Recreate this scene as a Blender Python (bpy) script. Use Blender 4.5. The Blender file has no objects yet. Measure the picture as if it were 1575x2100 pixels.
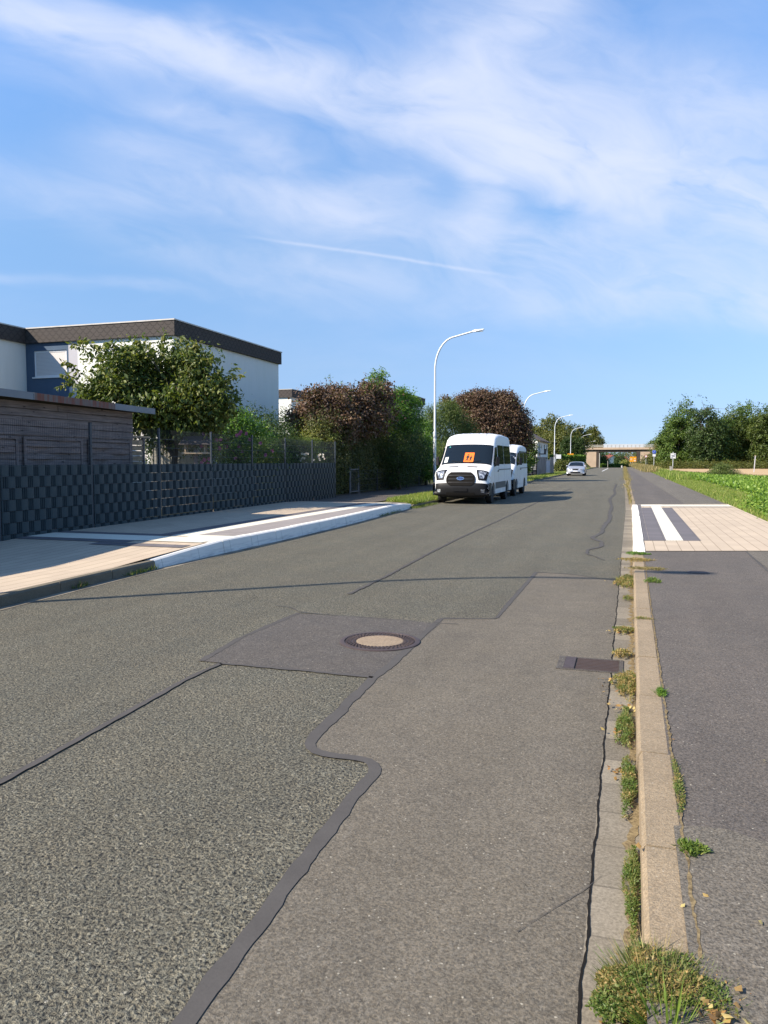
import bpy, bmesh, math, random
import numpy as np
from mathutils import Vector, Matrix, noise as mnoise
random.seed(7); RNG = np.random.default_rng(11)
C = bpy.context.scene.collection
SC = bpy.context.scene
# ------------------------------------------------------------------ camera
FPX = 1577.0; TH = math.atan(105/FPX); YAW = math.atan(.3197); EYE = 1.55
cam = bpy.data.cameras.new('camera'); co = bpy.data.objects.new('camera', cam); C.objects.link(co)
cam.sensor_fit = 'VERTICAL'; cam.sensor_height = 24; cam.lens = 24*FPX/2100
cam.clip_start = .05; cam.clip_end = 4000
co.location = (0, 0, EYE); co.rotation_euler = (math.pi/2-TH, 0, YAW)
SC.camera = co
SC.render.resolution_x = 768; SC.render.resolution_y = 1024
SC.view_settings.view_transform = 'Standard'; SC.view_settings.look = 'None'
SC.view_settings.exposure = 1.0; SC.view_settings.gamma = 1
# ------------------------------------------------------------------ light
SUN_EL = math.radians(37.6); SUN_AZ = math.atan2(-.775, -.632)     # azimuth of the sun from +Y, clockwise
sdir = Vector((math.cos(SUN_EL)*math.sin(SUN_AZ), math.cos(SUN_EL)*math.cos(SUN_AZ), math.sin(SUN_EL)))
sl = bpy.data.lights.new('sun', 'SUN'); sl.energy = 5.0; sl.angle = math.radians(.55); sl.color = (1, .90, .77)
so = bpy.data.objects.new('sun', sl); C.objects.link(so); so.rotation_euler = sdir.to_track_quat('Z', 'Y').to_euler()
so.location = (-20, -20, 30)

def pxdir(px, py):
    v = Vector((px-787.5, 0, 0)); fw = FPX*math.cos(TH)-(py-1050)*math.sin(TH); dn = FPX*math.sin(TH)+(py-1050)*math.cos(TH)
    X = px-787.5; c, s = math.cos(YAW), math.sin(YAW)
    return Vector((X*c-fw*s, X*s+fw*c, -dn)).normalized()
def G(px, py, z=0.):                       # a point of the photograph's view that lies on the level plane z
    d = pxdir(px, py); t = (z-EYE)/d.z
    return (d.x*t, d.y*t)
def PW(px, D):                             # ground position at depth D
    X = (px-787.5)/FPX*D; c, s = math.cos(YAW), math.sin(YAW)
    return (X*c-D*s, X*s+D*c)
def ZP(py, D): return EYE+(945-py)/FPX*D

W = bpy.data.worlds.new('World'); SC.world = W; W.use_nodes = True
class N:
    """small node-tree writer"""
    def __init__(s, nt): s.t = nt
    def add(s, typ, **kw):
        n = s.t.nodes.new(typ)
        for k, v in kw.items(): setattr(n, k, v)
        return n
    def put(s, sock, v):
        if v is None: return
        if isinstance(v, bpy.types.NodeSocket): s.t.links.new(v, sock)
        else:
            if isinstance(v, (tuple, list)) and len(v) == 3 and sock.type == 'RGBA': v = (*v, 1)
            sock.default_value = v
    def m(s, op, a, b=None, c=None, clamp=False):
        n = s.add('ShaderNodeMath', operation=op, use_clamp=clamp)
        s.put(n.inputs[0], a); s.put(n.inputs[1], b)
        if c is not None: s.put(n.inputs[2], c)
        return n.outputs[0]
    def vm(s, op, a, b=None):
        n = s.add('ShaderNodeVectorMath', operation=op); s.put(n.inputs[0], a); s.put(n.inputs[1], b)
        return n.outputs['Value'] if op in ('DOT_PRODUCT', 'LENGTH') else n.outputs[0]
    def noise(s, vec, scale, detail=2, rough=.5, dist=0):
        n = s.add('ShaderNodeTexNoise'); s.put(n.inputs['Vector'], vec); n.inputs['Scale'].default_value = scale
        n.inputs['Detail'].default_value = detail; n.inputs['Roughness'].default_value = rough; n.inputs['Distortion'].default_value = dist
        return n.outputs['Fac']
    def vor(s, vec, scale, feature='F1', out='Distance', rnd=1):
        n = s.add('ShaderNodeTexVoronoi', feature=feature); s.put(n.inputs['Vector'], vec); n.inputs['Scale'].default_value = scale
        n.inputs['Randomness'].default_value = rnd
        return n.outputs[out]
    def ramp(s, f, stops, interp='LINEAR'):
        n = s.add('ShaderNodeValToRGB'); n.color_ramp.interpolation = interp
        e = n.color_ramp.elements
        while len(e) < len(stops): e.new(.5)
        for el, (p, c) in zip(e, stops):
            el.position = p; el.color = (c, c, c, 1) if isinstance(c, (int, float)) else (*c, 1)
        s.put(n.inputs[0], f); return n.outputs[0]
    def mix(s, f, a, b, mode='MIX'):
        n = s.add('ShaderNodeMix', data_type='RGBA', blend_type=mode); s.put(n.inputs[0], f); s.put(n.inputs[6], a); s.put(n.inputs[7], b)
        return n.outputs[2]
    def comb(s, x, y, z):
        n = s.add('ShaderNodeCombineXYZ'); s.put(n.inputs[0], x); s.put(n.inputs[1], y); s.put(n.inputs[2], z); return n.outputs[0]
    def sep(s, v):
        n = s.add('ShaderNodeSeparateXYZ'); s.put(n.inputs[0], v); return n.outputs
    def map(s, v, scale=(1, 1, 1), rot=(0, 0, 0), loc=(0, 0, 0)):
        n = s.add('ShaderNodeMapping'); s.put(n.inputs[0], v); n.inputs['Scale'].default_value = scale
        n.inputs['Rotation'].default_value = rot; n.inputs['Location'].default_value = loc; return n.outputs[0]
    def bump(s, h, strength, dist):
        n = s.add('ShaderNodeBump'); s.put(n.inputs['Height'], h); n.inputs['Strength'].default_value = strength
        n.inputs['Distance'].default_value = dist; return n.outputs[0]
def build_world():
    nt = W.node_tree; nt.nodes.clear(); n = N(nt)
    sky = n.add('ShaderNodeTexSky', sky_type='NISHITA', sun_disc=False)
    sky.sun_elevation = SUN_EL; sky.sun_rotation = SUN_AZ % (2*math.pi); sky.air_density = 1.0; sky.dust_density = .1; sky.ozone_density = 1.2
    d = n.add('ShaderNodeTexCoord').outputs['Generated']
    # cirrus: streaks along great circles in fixed directions of the sky
    t0 = (pxdir(1575, 470)-pxdir(0, 20)).normalized(); n0 = pxdir(0, 20).cross(pxdir(1575, 470)).normalized()
    U = n.vm('DOT_PRODUCT', d, tuple(t0)); V = n.vm('DOT_PRODUCT', d, tuple(n0))
    big = n.noise(n.comb(n.m('MULTIPLY', U, 3.0), n.m('MULTIPLY', V, 7.0), 0.), 1.4, 4, .55, .3)
    fine = n.noise(n.comb(n.m('MULTIPLY', U, 4.), n.m('MULTIPLY', V, 10.), n.m('MULTIPLY', big, 1.2)), 1.7, 6, .55, .8)
    warp = n.m('MULTIPLY', n.m('SUBTRACT', big, .5), .22)
    tot = None
    S = [((-500, -150), (620, 175), 55, 1.35, 1), ((380, 95), (1250, 325), 60, 1.3, 1), ((950, 275), (1950, 570), 58, 1.5, 1),
         ((700, 30), (1700, 260), 150, .42, 1), ((850, 200), (1750, 350), 100, .75, 1), ((1300, -80), (880, 170), 60, .6, 1),
         ((180, 310), (760, 450), 60, .62, 1), ((560, 430), (1200, 510), 60, .6, 1), ((300, 225), (640, 335), 30, .55, 1),
         ((1080, 500), (1800, 590), 75, .55, 1), ((420, 560), (1200, 625), 60, .34, 1), ((1040, 300), (975, 540), 62, .55, 1),
         ((-300, 330), (300, 420), 60, .35, 1), ((660, 375), (900, 370), 34, .42, 1), ((1300, 560), (1800, 660), 50, .4, 1),
         ((560, 492), (1035, 564), 3.6, .62, 0), ((1000, 575), (1750, 660), 40, .5, 1), ((200, 480), (760, 560), 45, .35, 1), ((-500, 520), (420, 610), 16, .25, 1), ((-200, 60), (800, 260), 90, .25, 1)]
    for a, b, w, k, wob in S:
        A, B = pxdir(*a), pxdir(*b); nn = A.cross(B).normalized(); tt = (B-A); L = tt.length; tt.normalize(); mid = (A+B)/2
        dist = n.vm('DOT_PRODUCT', d, tuple(nn))
        if wob: dist = n.m('ADD', dist, n.m('MULTIPLY', warp, .45))
        else: dist = n.m('ADD', dist, n.m('MULTIPLY', warp, .05))
        q = n.m('DIVIDE', dist, w/FPX*.8); g = n.m('EXPONENT', n.m('MULTIPLY', n.m('MULTIPLY', q, q), -1.))
        al = n.m('DIVIDE', n.m('SUBTRACT', n.vm('DOT_PRODUCT', d, tuple(tt)), float(mid.dot(tt))), L*.5)
        al2 = n.m('MULTIPLY', al, al); e = n.m('EXPONENT', n.m('MULTIPLY', n.m('MULTIPLY', al2, al2), -1.))
        # only the front side of the sphere
        fr = n.m('GREATER_THAN', n.vm('DOT_PRODUCT', d, tuple(mid.normalized())), .3)
        v = n.m('MULTIPLY', n.m('MULTIPLY', n.m('MULTIPLY', g, e), fr), k)
        tot = v if tot is None else n.m('ADD', tot, v)
    amb = n.ramp(n.noise(n.vm('MULTIPLY', d, (1, 1, 3)), 2.1, 6, .6, .6), [(.48, 0), (.8, .3)])
    tex = n.m('MULTIPLY_ADD', n.m('SUBTRACT', fine, .5), 2.6, .78)
    cf = n.m('MULTIPLY', n.m('ADD', tot, n.m('MULTIPLY', amb, .45)), n.m('MAXIMUM', tex, .05))
    cf = n.m('MULTIPLY', n.m('SUBTRACT', 1., n.m('EXPONENT', n.m('MULTIPLY', cf, -1.15))), .88)
    z = n.sep(d)[2]
    cf = n.m('MULTIPLY', cf, n.m('MULTIPLY', z, 9., clamp=True), clamp=True)
    grade = n.ramp(n.m('MULTIPLY', n.m('MAXIMUM', z, 0.), 1.6), [(.0, (.15, .225, .43)), (.08, (.178, .228, .375)), (.192, (.25, .29, .385)), (.41, (.35, .415, .48)), (.74, (.43, .56, .68))])
    skyc = n.mix(1., n.mix(1., sky.outputs[0], grade, 'MULTIPLY'), (2., 2., 2.), 'MULTIPLY')
    col = n.mix(cf, skyc, (4.15, 4.45, 5.35))
    bg = n.add('ShaderNodeBackground'); n.put(bg.inputs[0], col); bg.inputs[1].default_value = .1
    n.t.links.new(bg.outputs[0], n.add('ShaderNodeOutputWorld').inputs[0])
build_world()

# ------------------------------------------------------------------ materials
def mat(name, fn, rough=.8, spec=.3, metal=0, coat=0):
    m = bpy.data.materials.new(name); m.use_nodes = True; nt = m.node_tree
    b = nt.nodes['Principled BSDF']; n = N(nt)
    b.inputs['Roughness'].default_value = rough; b.inputs['Specular IOR Level'].default_value = spec; b.inputs['Metallic'].default_value = metal
    if coat: b.inputs['Coat Weight'].default_value = coat; b.inputs['Coat Roughness'].default_value = .04
    r = fn(n, n.add('ShaderNodeTexCoord').outputs['Object']) if callable(fn) else fn
    if isinstance(r, tuple) and len(r) == 2: n.put(b.inputs['Base Color'], r[0]); n.put(b.inputs['Normal'], r[1])
    else: n.put(b.inputs['Base Color'], r)
    return m
def dirty(c, amt=.25, scale=3, fine=40, bump=.0):
    def f(n, o):
        a = n.noise(o, scale, 5, .6); b = n.noise(o, fine, 3, .6)
        k = n.m('MULTIPLY_ADD', n.m('ADD', n.m('SUBTRACT', a, .5), n.m('MULTIPLY', n.m('SUBTRACT', b, .5), .6)), amt*2, 1.)
        col = n.vm('SCALE', (*c,), None); sc = n.t.nodes[-1]; sc.inputs[0].default_value = c; n.put(sc.inputs['Scale'], k)
        if bump: return (col, n.bump(b, .5, bump))
        return col
    return f
def asphalt(base, coarse, tint, contrast, pits, big=.12, bmp=.5):
    def f(n, o):
        wob = n.add('ShaderNodeTexNoise'); n.put(wob.inputs['Vector'], o); wob.inputs['Scale'].default_value = coarse*.6
        oo = n.vm('ADD', o, n.vm('MULTIPLY', n.vm('SUBTRACT', wob.outputs['Color'], (.5, .5, .5)), (1.1/coarse,)*3))
        g = n.sep(n.vor(oo, coarse, 'F1', 'Color'))[0]
        a = n.noise(oo, coarse*.95, 3, .62); b = n.noise(o, coarse*.42, 2, .5)
        lo = n.noise(o, .55, 4, .6); mid = n.noise(o, 6, 3, .6)
        st = n.noise(n.map(o, (1.9, .10, 1)), 1.0, 3, .5); blot = n.ramp(n.noise(o, 1.1, 5, .7, .4), [(.56, 1.), (.72, .84)])
        k = n.ramp(a, [(.30, .30/pits), (.43, .72), (.52, 1.02), (.62, 1.16), (.8, 1.35)])
        k = n.m('MULTIPLY_ADD', n.m('SUBTRACT', k, 1.), contrast, 1.)
        k = n.m('MULTIPLY', k, n.m('MULTIPLY_ADD', n.m('SUBTRACT', g, .5), contrast*.45, 1.))
        k = n.m('MULTIPLY', k, n.m('MULTIPLY_ADD', n.m('SUBTRACT', b, .5), contrast*.9, 1.))
        k = n.m('MULTIPLY', k, n.m('MULTIPLY_ADD', n.m('SUBTRACT', lo, .5), big*3.2, 1.))
        k = n.m('MULTIPLY', k, n.m('MULTIPLY_ADD', n.m('SUBTRACT', mid, .5), .34, 1.))
        k = n.m('MULTIPLY', k, n.m('MULTIPLY_ADD', n.m('SUBTRACT', st, .5), .42, 1.))
        k = n.m('MULTIPLY', n.m('MULTIPLY', k, blot), .80)
        hue = n.noise(o, 1.7, 3, .6)
        c = n.mix(n.ramp(hue, [(.3, 0.), (.7, 1.)]), base, tint)
        c = n.mix(n.m('MULTIPLY', n.sep(n.vor(oo, coarse, 'F1', 'Color'))[2], .35), c, (base[0]*1.15, base[1]*1.0, base[2]*.78))
        c = n.mix(1., c, n.comb(k, k, k), 'MULTIPLY')
        spk = n.m('GREATER_THAN', n.sep(n.vor(oo, coarse*.62, 'F1', 'Color'))[1], .975)
        spk = n.m('MULTIPLY', spk, n.m('LESS_THAN', n.vor(oo, coarse*.62, 'F1', 'Distance'), .30))
        c = n.mix(n.m('MULTIPLY', spk, .7), c, (.36, .33, .26))
        return (c, n.bump(n.m('ADD', a, n.m('MULTIPLY', b, .4)), 1.0, bmp/coarse))
    return f
M = {}
M['road'] = mat('coarse_asphalt', asphalt((.160, .146, .105), 80, (.142, .137, .104), 1.45, 1.8, .12, 1.6), .85, .35)
M['road2'] = mat('smooth_asphalt', asphalt((.155, .136, .105), 125, (.142, .127, .102), .85, .6), .9, .3)
M['patch'] = mat('dark_patch_asphalt', asphalt((.105, .093, .080), 115, (.094, .086, .078), 1.0, .8), .85, .35)
M['walk'] = mat('footpath_asphalt', asphalt((.132, .113, .094), 120, (.116, .103, .090), .95, .6), .85, .35)
M['walk2'] = mat('old_footpath_asphalt', asphalt((.165, .146, .118), 120, (.145, .132, .108), .95, .75), .9, .3)
M['seal'] = mat('bitumen_seal', dirty((.070, .064, .058), .22, 6, 90, .002), .85, .25)
M['crack'] = mat('dark_crack', (.012, .011, .01), .95, .1)
M['kerbold'] = mat('old_kerb_stone', asphalt((.315, .248, .165), 150, (.285, .225, .15), .6, .5, .25), .9, .3)
M['kerbgrey'] = mat('grey_kerb_stone', asphalt((.22, .19, .14), 170, (.15, .135, .1), .4, .3, .35), .9, .3)
def gut(n, o):
    p = n.sep(o)
    cell = n.sep(n.vor(n.comb(0., n.m('MULTIPLY_ADD', n.m('FLOOR', n.m('MULTIPLY', p[1], 3.2)), 1.37, .3), 0.), 1.9, 'F1', 'Color'))[0]; g = n.noise(o, 95, 3, .7)
    jf = n.m('FRACT', n.m('MULTIPLY', p[1], 3.2)); j = n.m('LESS_THAN', jf, .03)
    k = n.m('MULTIPLY_ADD', n.m('SUBTRACT', g, .5), 1.7, n.m('MULTIPLY_ADD', n.m('SUBTRACT', cell, .5), .5, 1.))
    c = n.mix(1., n.mix(n.noise(o, 5, 4, .6), (.205, .178, .135), (.155, .13, .092)), n.comb(k, k, k), 'MULTIPLY')
    return n.mix(n.m('MULTIPLY', j, .45), c, (.06, .05, .04))
M['gutter'] = mat('gutter_blocks', gut, .9, .3)
def paver(c1, c2, w, l, joint=.006, jc=(.2, .17, .13), jmul=1):
    def f(n, o):
        p = n.sep(o)
        u = n.m('DIVIDE', p[0], w); row = n.m('FLOOR', u); fu = n.m('FRACT', u)
        v = n.m('ADD', n.m('DIVIDE', p[1], l), n.m('MULTIPLY', row, .5)); fv = n.m('FRACT', v)
        r = n.noise(n.comb(n.m('MULTIPLY', row, 1.37), n.m('MULTIPLY', n.m('FLOOR', v), 2.11), 0.), 3.1, 0)
        ju = n.m('LESS_THAN', fu, joint/w*1.6); jv = n.m('LESS_THAN', fv, joint/l)
        c = n.mix(n.ramp(r, [(.3, 0.), (.7, 1.)]), c1, c2)
        k = n.m('MULTIPLY_ADD', n.m('SUBTRACT', n.noise(o, 120, 3, .6), .5), .25, n.m('MULTIPLY_ADD', n.m('SUBTRACT', n.noise(o, .9, 4, .6), .5), .3, 1.))
        c = n.mix(1., c, n.comb(k, k, k), 'MULTIPLY')
        c = n.mix(n.m('MULTIPLY', ju, .75*jmul), c, jc); c = n.mix(n.m('MULTIPLY', jv, .06*jmul), c, jc)
        return c
    return f
M['paver'] = mat('beige_pavers', paver((.45, .362, .262), (.405, .325, .237), .2, .4, .007, (.17, .125, .08), 1.1), .85, .3)
M['pwhite'] = mat('white_tactile_slabs', paver((.66, .62, .50), (.62, .58, .47), .05, .3, .012, (.5, .46, .36), .8), .8, .3)
M['pdark'] = mat('dark_slabs', paver((.135, .12, .122), (.11, .10, .10), .3, .3, .005, (.07, .065, .06)), .8, .3)
M['pmid'] = mat('grey_slabs', paver((.26, .23, .21), (.23, .205, .19), .3, .3, .005, (.1, .09, .08)), .8, .3)
def wk(n, o):
    p = n.sep(o); a = n.noise(n.map(o, (6, 1.2, 14)), 2, 5, .65)
    low = n.ramp(p[2], [(.0, 1.), (.13, 0.)])
    s = n.m('MULTIPLY', n.ramp(a, [(.45, 0.), (.62, 1.)]), n.m('MULTIPLY_ADD', low, .5, .1))
    j = n.m('LESS_THAN', n.m('FRACT', n.m('ADD', p[1], .35)), .009)
    c = n.mix(s, (.72, .69, .62), (.25, .25, .25)); return n.mix(n.m('MULTIPLY', j, .7), c, (.2, .2, .18))
M['kwhite'] = mat('white_concrete_kerb', wk, .7, .35)
M['ground'] = mat('rough_grass_ground', lambda n, o: n.mix(n.noise(o, .35, 6, .7), (.05, .075, .02), (.12, .115, .05)), .95, .1)
M['garden'] = mat('garden_soil', lambda n, o: n.mix(n.noise(o, 2, 6, .7), (.03, .045, .015), (.06, .05, .03)), .95, .1)
M['verge'] = mat('verge_soil', lambda n, o: n.mix(n.ramp(n.noise(o, 1.4, 6, .7), [(.35, 0.), (.65, 1.)]), (.055, .085, .02), (.19, .15, .075)), .95, .1)
M['soil'] = mat('beet_field_soil', lambda n, o: n.mix(n.noise(o, 3, 6, .7), (.09, .10, .035), (.2, .15, .09)), .95, .1)
M['stubble'] = mat('stubble_field', lambda n, o: n.mix(n.noise(n.map(o, (3, .3, 1)), 1.2, 6, .7), (.36, .25, .135), (.46, .33, .19)), .95, .1)
M['render'] = mat('white_render', lambda n, o: (n.mix(n.ramp(n.noise(n.map(o, (2, 2, .35)), 1.3, 6, .65), [(.35, 0.), (.8, 1.)]), (.76, .75, .69), (.70, .70, .63)), n.bump(n.noise(o, 60, 3, .6), .4, .01)), .9, .2)
M['blue'] = mat('slate_blue_render', dirty((.075, .11, .16), .12, 2, 60, .004), .9, .2)
M['pale'] = mat('pale_grey', dirty((.42, .41, .43), .1, 2, 60, .004), .9, .2)  # pale grey; on the house wall it stands for blue render in sun
def shing(n, o):
    p = n.sep(o); u = n.m('ADD', p[0], p[1]); x = n.m('DIVIDE', u, .33); y = n.m('DIVIDE', p[2], .155)
    r = n.m('FLOOR', y); fy = n.m('FRACT', y); fx = n.m('FRACT', n.m('ADD', x, n.m('MULTIPLY', r, .5)))
    tri = n.m('ABSOLUTE', n.m('SUBTRACT', fx, .5)); lim = n.m('MULTIPLY', n.m('MAXIMUM', n.m('SUBTRACT', tri, .2), 0.), 2.6)
    ln = n.m('LESS_THAN', n.m('ABSOLUTE', n.m('SUBTRACT', fy, lim)), .11)
    c = n.mix(n.noise(o, 2, 5, .7), (.058, .048, .042), (.082, .070, .062)); return n.mix(n.m('MULTIPLY', ln, .8), c, (.012, .011, .01))
M['shingle'] = mat('dark_shingle_fascia', shing, .85, .25)
M['cap'] = mat('roof_edge_metal', dirty((.42, .39, .35), .3, 3, 20), .5, .5, .4)
M['shutter'] = mat('roller_shutter', lambda n, o: n.mix(n.m('LESS_THAN', n.m('FRACT', n.m('DIVIDE', n.sep(o)[2], .055)), .16), (.66, .62, .58), (.36, .34, .33)), .6, .4)
M['wframe'] = mat('white_window_frame', (.75, .74, .72), .4, .5)
M['glass'] = mat('dark_glass', (.008, .012, .016), .05, .45)
M['black'] = mat('black_plastic', dirty((.009, .009, .010), .2, 6, 80), .5, .25)
M['rubber'] = mat('tyre_rubber', dirty((.018, .018, .018), .3, 6, 60), .8, .3)
M['white_paint'] = mat('white_vehicle_paint', lambda n, o: n.mix(n.ramp(n.m('ADD', n.noise(o, 2.2, 6, .65), n.m('MULTIPLY', n.sep(o)[2], .12)), [(.3, 1.), (.68, 0.)]), (.74, .74, .73), (.60, .60, .57)), .4, .3, 0, .1)
M['silver'] = mat('silver_vehicle_paint', (.40, .41, .43), .3, .5, .45, .6)
M['chrome'] = mat('bright_metal', (.7, .7, .7), .15, .5, .95)
M['lampglass'] = mat('headlamp_glass', lambda n, o: n.mix(n.ramp(n.noise(o, 14, 3, .6), [(.45, 0.), (.6, 1.)]), (.10, .11, .13), (.5, .52, .55)), .08, .9, .3)
M['orange'] = mat('orange_board', (.85, .17, .02), .6, .3)
M['sticker'] = mat('white_sticker', (.7, .74, .66), .6, .3)
M['green_s'] = mat('green_sticker', (.08, .42, .36), .6, .3)
M['bluebadge'] = mat('blue_badge', (.02, .06, .22), .3, .5)
M['steel'] = mat('galvanised_lamp_paint', dirty((.60, .62, .64), .08, 4, 30), .45, .5, .15)
M['fpost'] = mat('anthracite_post', dirty((.035, .045, .055), .12, 4, 40), .5, .4)
M['strip'] = mat('anthracite_privacy_strip', lambda n, o: n.mix(n.noise(o, 9, 4, .6), (.019, .035, .041), (.030, .048, .054)), .6, .35)
M['strip2'] = mat('anthracite_strip_recess', (.0165, .030, .036), .7, .3)
def wood(c1, c2, axis=1, knots=True):
    def f(n, o):
        sc = (1.4, 1.4, 22) if axis == 1 else (14, 14, 1.2)
        a = n.noise(n.map(o, sc), 1.3, 6, .7, .4); b = n.noise(o, 1.2, 3, .6)
        c = n.mix(n.ramp(a, [(.3, 0.), (.7, 1.)]), c1, c2)
        kn = n.m('LESS_THAN', n.vor(n.map(o, (2.2, 2.2, 6)), 1.5, 'F1', 'Distance'), .13)
        c = n.mix(n.m('MULTIPLY', kn, .7 if knots else 0.), c, (.02, .016, .013))
        k = n.m('MULTIPLY_ADD', n.m('SUBTRACT', b, .5), 1.0, 1.); c = n.mix(1., c, n.comb(k, k, k), 'MULTIPLY')
        return (c, n.bump(a, .5, .01))
    return f
M['oldwood'] = mat('weathered_wood', wood((.11, .088, .082), (.27, .225, .21)), .85, .25)
M['darkwood'] = mat('dark_board_fence', wood((.03, .022, .02), (.07, .05, .045)), .85, .25)
M['greywood'] = mat('grey_board_fence', wood((.10, .105, .11), (.16, .165, .17), 0), .85, .25)
M['palewood'] = mat('pale_bird_table_wood', wood((.30, .22, .14), (.45, .34, .22), 1, False), .8, .3)
def trim(n, o):
    p = n.sep(o); a = n.noise(n.map(o, (5, 5, .6)), 2.4, 4, .7)
    reg = n.m('MULTIPLY', n.m('GREATER_THAN', p[1], RUST0), n.m('LESS_THAN', p[1], RUST1))
    r = n.mix(n.ramp(a, [(.42, 0.), (.6, 1.)]), (.16, .055, .035), (.13, .115, .10))
    return n.mix(reg, n.mix(n.noise(o, 3, 3), (.16, .175, .19), (.22, .235, .25)), r)
RUST0, RUST1 = 12.2, 14.85
M['trim'] = mat('shed_roof_trim', trim, .7, .3)
M['felt'] = mat('roof_felt', dirty((.05, .045, .045), .2, 3, 60), .95, .15)
M['iron'] = mat('cast_iron', dirty((.07, .05, .045), .35, 20, 120, .002), .6, .5, .3)
M['ironrust'] = mat('rusty_cast_iron', dirty((.06, .04, .033), .3, 12, 120, .002), .7, .4, .2)
M['concrete'] = mat('manhole_concrete', asphalt((.34, .26, .18), 110, (.28, .22, .155), .5, .4, .1), .9, .3)
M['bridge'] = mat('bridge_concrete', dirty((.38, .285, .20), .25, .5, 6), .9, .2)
M['bridged'] = mat('dark_bridge_concrete', dirty((.055, .043, .035), .3, .6, 8), .9, .2)  # one dark brown with random tone, for deck, girder and abutments
M['barrier'] = mat('grey_noise_barrier', dirty((.42, .44, .46), .12, .6, 8), .5, .4)
M['rail'] = mat('guard_rail_steel', dirty((.40, .37, .31), .15, 1, 8), .5, .4, .2)
M['signw'] = mat('white_sign_face', (.72, .72, .70), .4, .4)
M['signb'] = mat('blue_sign_face', (.015, .07, .42), .4, .4)
M['signy'] = mat('orange_sign_face', (.85, .36, .015), .45, .4)
M['signr'] = mat('red_sign_rim', (.55, .03, .02), .4, .4)
M['signg'] = mat('grey_sign_marks', (.22, .22, .23), .5, .4)
M['signk'] = mat('black_sign_marks', (.02, .02, .02), .5, .4)
M['redroof'] = mat('red_roof_tiles', dirty((.17, .055, .035), .25, 1, 6), .8, .3)
M['brownroof'] = mat('brown_roof_tiles', dirty((.105, .08, .065), .2, 1.5, 9), .85, .25)
M['bark'] = mat('bark', wood((.05, .04, .03), (.11, .09, .07), 0, False), .9, .2)
M['cloth'] = mat('dark_clothing', (.018, .018, .022), .9, .2)
M['clothw'] = mat('light_clothing', (.6, .58, .55), .9, .2)
M['skin'] = mat('skin', (.45, .27, .19), .6, .3)
M['line'] = mat('road_marking_paint', dirty((.62, .62, .60), .15, 3, 40), .7, .3)
def leafmat(name, stops, trans=.35, rough=.5):
    m = bpy.data.materials.new(name); m.use_nodes = True; nt = m.node_tree; n = N(nt); b = nt.nodes['Principled BSDF']
    at = n.add('ShaderNodeAttribute', attribute_name='v').outputs['Fac']
    c = n.ramp(at, stops); n.put(b.inputs['Base Color'], c); b.inputs['Roughness'].default_value = rough; b.inputs['Specular IOR Level'].default_value = .35
    tr = n.add('ShaderNodeBsdfTranslucent'); n.put(tr.inputs[0], n.mix(1., c, (1.15, 1.25, .6), 'MULTIPLY'))
    mx = n.add('ShaderNodeMixShader'); mx.inputs[0].default_value = trans
    nt.links.new(b.outputs[0], mx.inputs[1]); nt.links.new(tr.outputs[0], mx.inputs[2]); nt.links.new(mx.outputs[0], nt.nodes['Material Output'].inputs[0])
    M[name] = m
leafmat('leaf_cherry', [(0, (.03, .055, .010)), (.4, (.075, .11, .02)), (.75, (.17, .19, .045)), (1, (.28, .25, .075))])
leafmat('leaf_bright', [(0, (.04, .09, .012)), (.5, (.09, .19, .02)), (1, (.2, .30, .04))])
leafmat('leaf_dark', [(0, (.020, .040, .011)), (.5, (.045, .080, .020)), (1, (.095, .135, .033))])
leafmat('leaf_purple', [(0, (.035, .024, .016)), (.4, (.095, .055, .036)), (.68, (.18, .105, .066)), (.84, (.21, .15, .085)), (.92, (.10, .13, .035)), (1, (.14, .18, .045))], .3)
leafmat('leaf_ivy', [(0, (.028, .042, .013)), (.5, (.075, .092, .024)), (.8, (.14, .135, .042)), (1, (.20, .15, .06))], .3)
leafmat('leaf_soft', [(0, (.04, .065, .014)), (.5, (.10, .14, .03)), (1, (.19, .23, .06))])
leafmat('leaf_yellow', [(0, (.09, .13, .02)), (.5, (.22, .24, .05)), (1, (.38, .34, .12))])
leafmat('leaf_mid', [(0, (.03, .055, .011)), (.5, (.075, .13, .02)), (1, (.15, .20, .036))])
leafmat('leaf_olive', [(0, (.035, .05, .011)), (.5, (.10, .115, .022)), (1, (.19, .17, .04))])
leafmat('leaf_forest', [(0, (.03, .052, .011)), (.5, (.075, .11, .02)), (1, (.14, .165, .035))])
leafmat('leaf_hedge', [(0, (.05, .10, .012)), (.5, (.10, .18, .02)), (1, (.16, .26, .035))])
leafmat('grass', [(0, (.08, .13, .018)), (.5, (.17, .25, .035)), (.8, (.28, .33, .07)), (1, (.46, .40, .16))])
leafmat('dry', [(0, (.12, .12, .04)), (.5, (.25, .20, .08)), (1, (.45, .34, .15))])
leafmat('weed', [(0, (.045, .085, .015)), (.5, (.10, .16, .03)), (.8, (.17, .18, .05)), (1, (.34, .24, .09))])
leafmat('beet', [(0, (.06, .13, .02)), (.5, (.16, .27, .035)), (1, (.33, .42, .08))], .4)
leafmat('fallen', [(0, (.22, .10, .035)), (.5, (.40, .24, .08)), (1, (.55, .45, .18))])
leafmat('petal_pink', [(0, (.42, .10, .30)), (1, (.65, .25, .48))])
leafmat('petal_white', [(0, (.6, .5, .48)), (1, (.8, .75, .7))])

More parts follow.
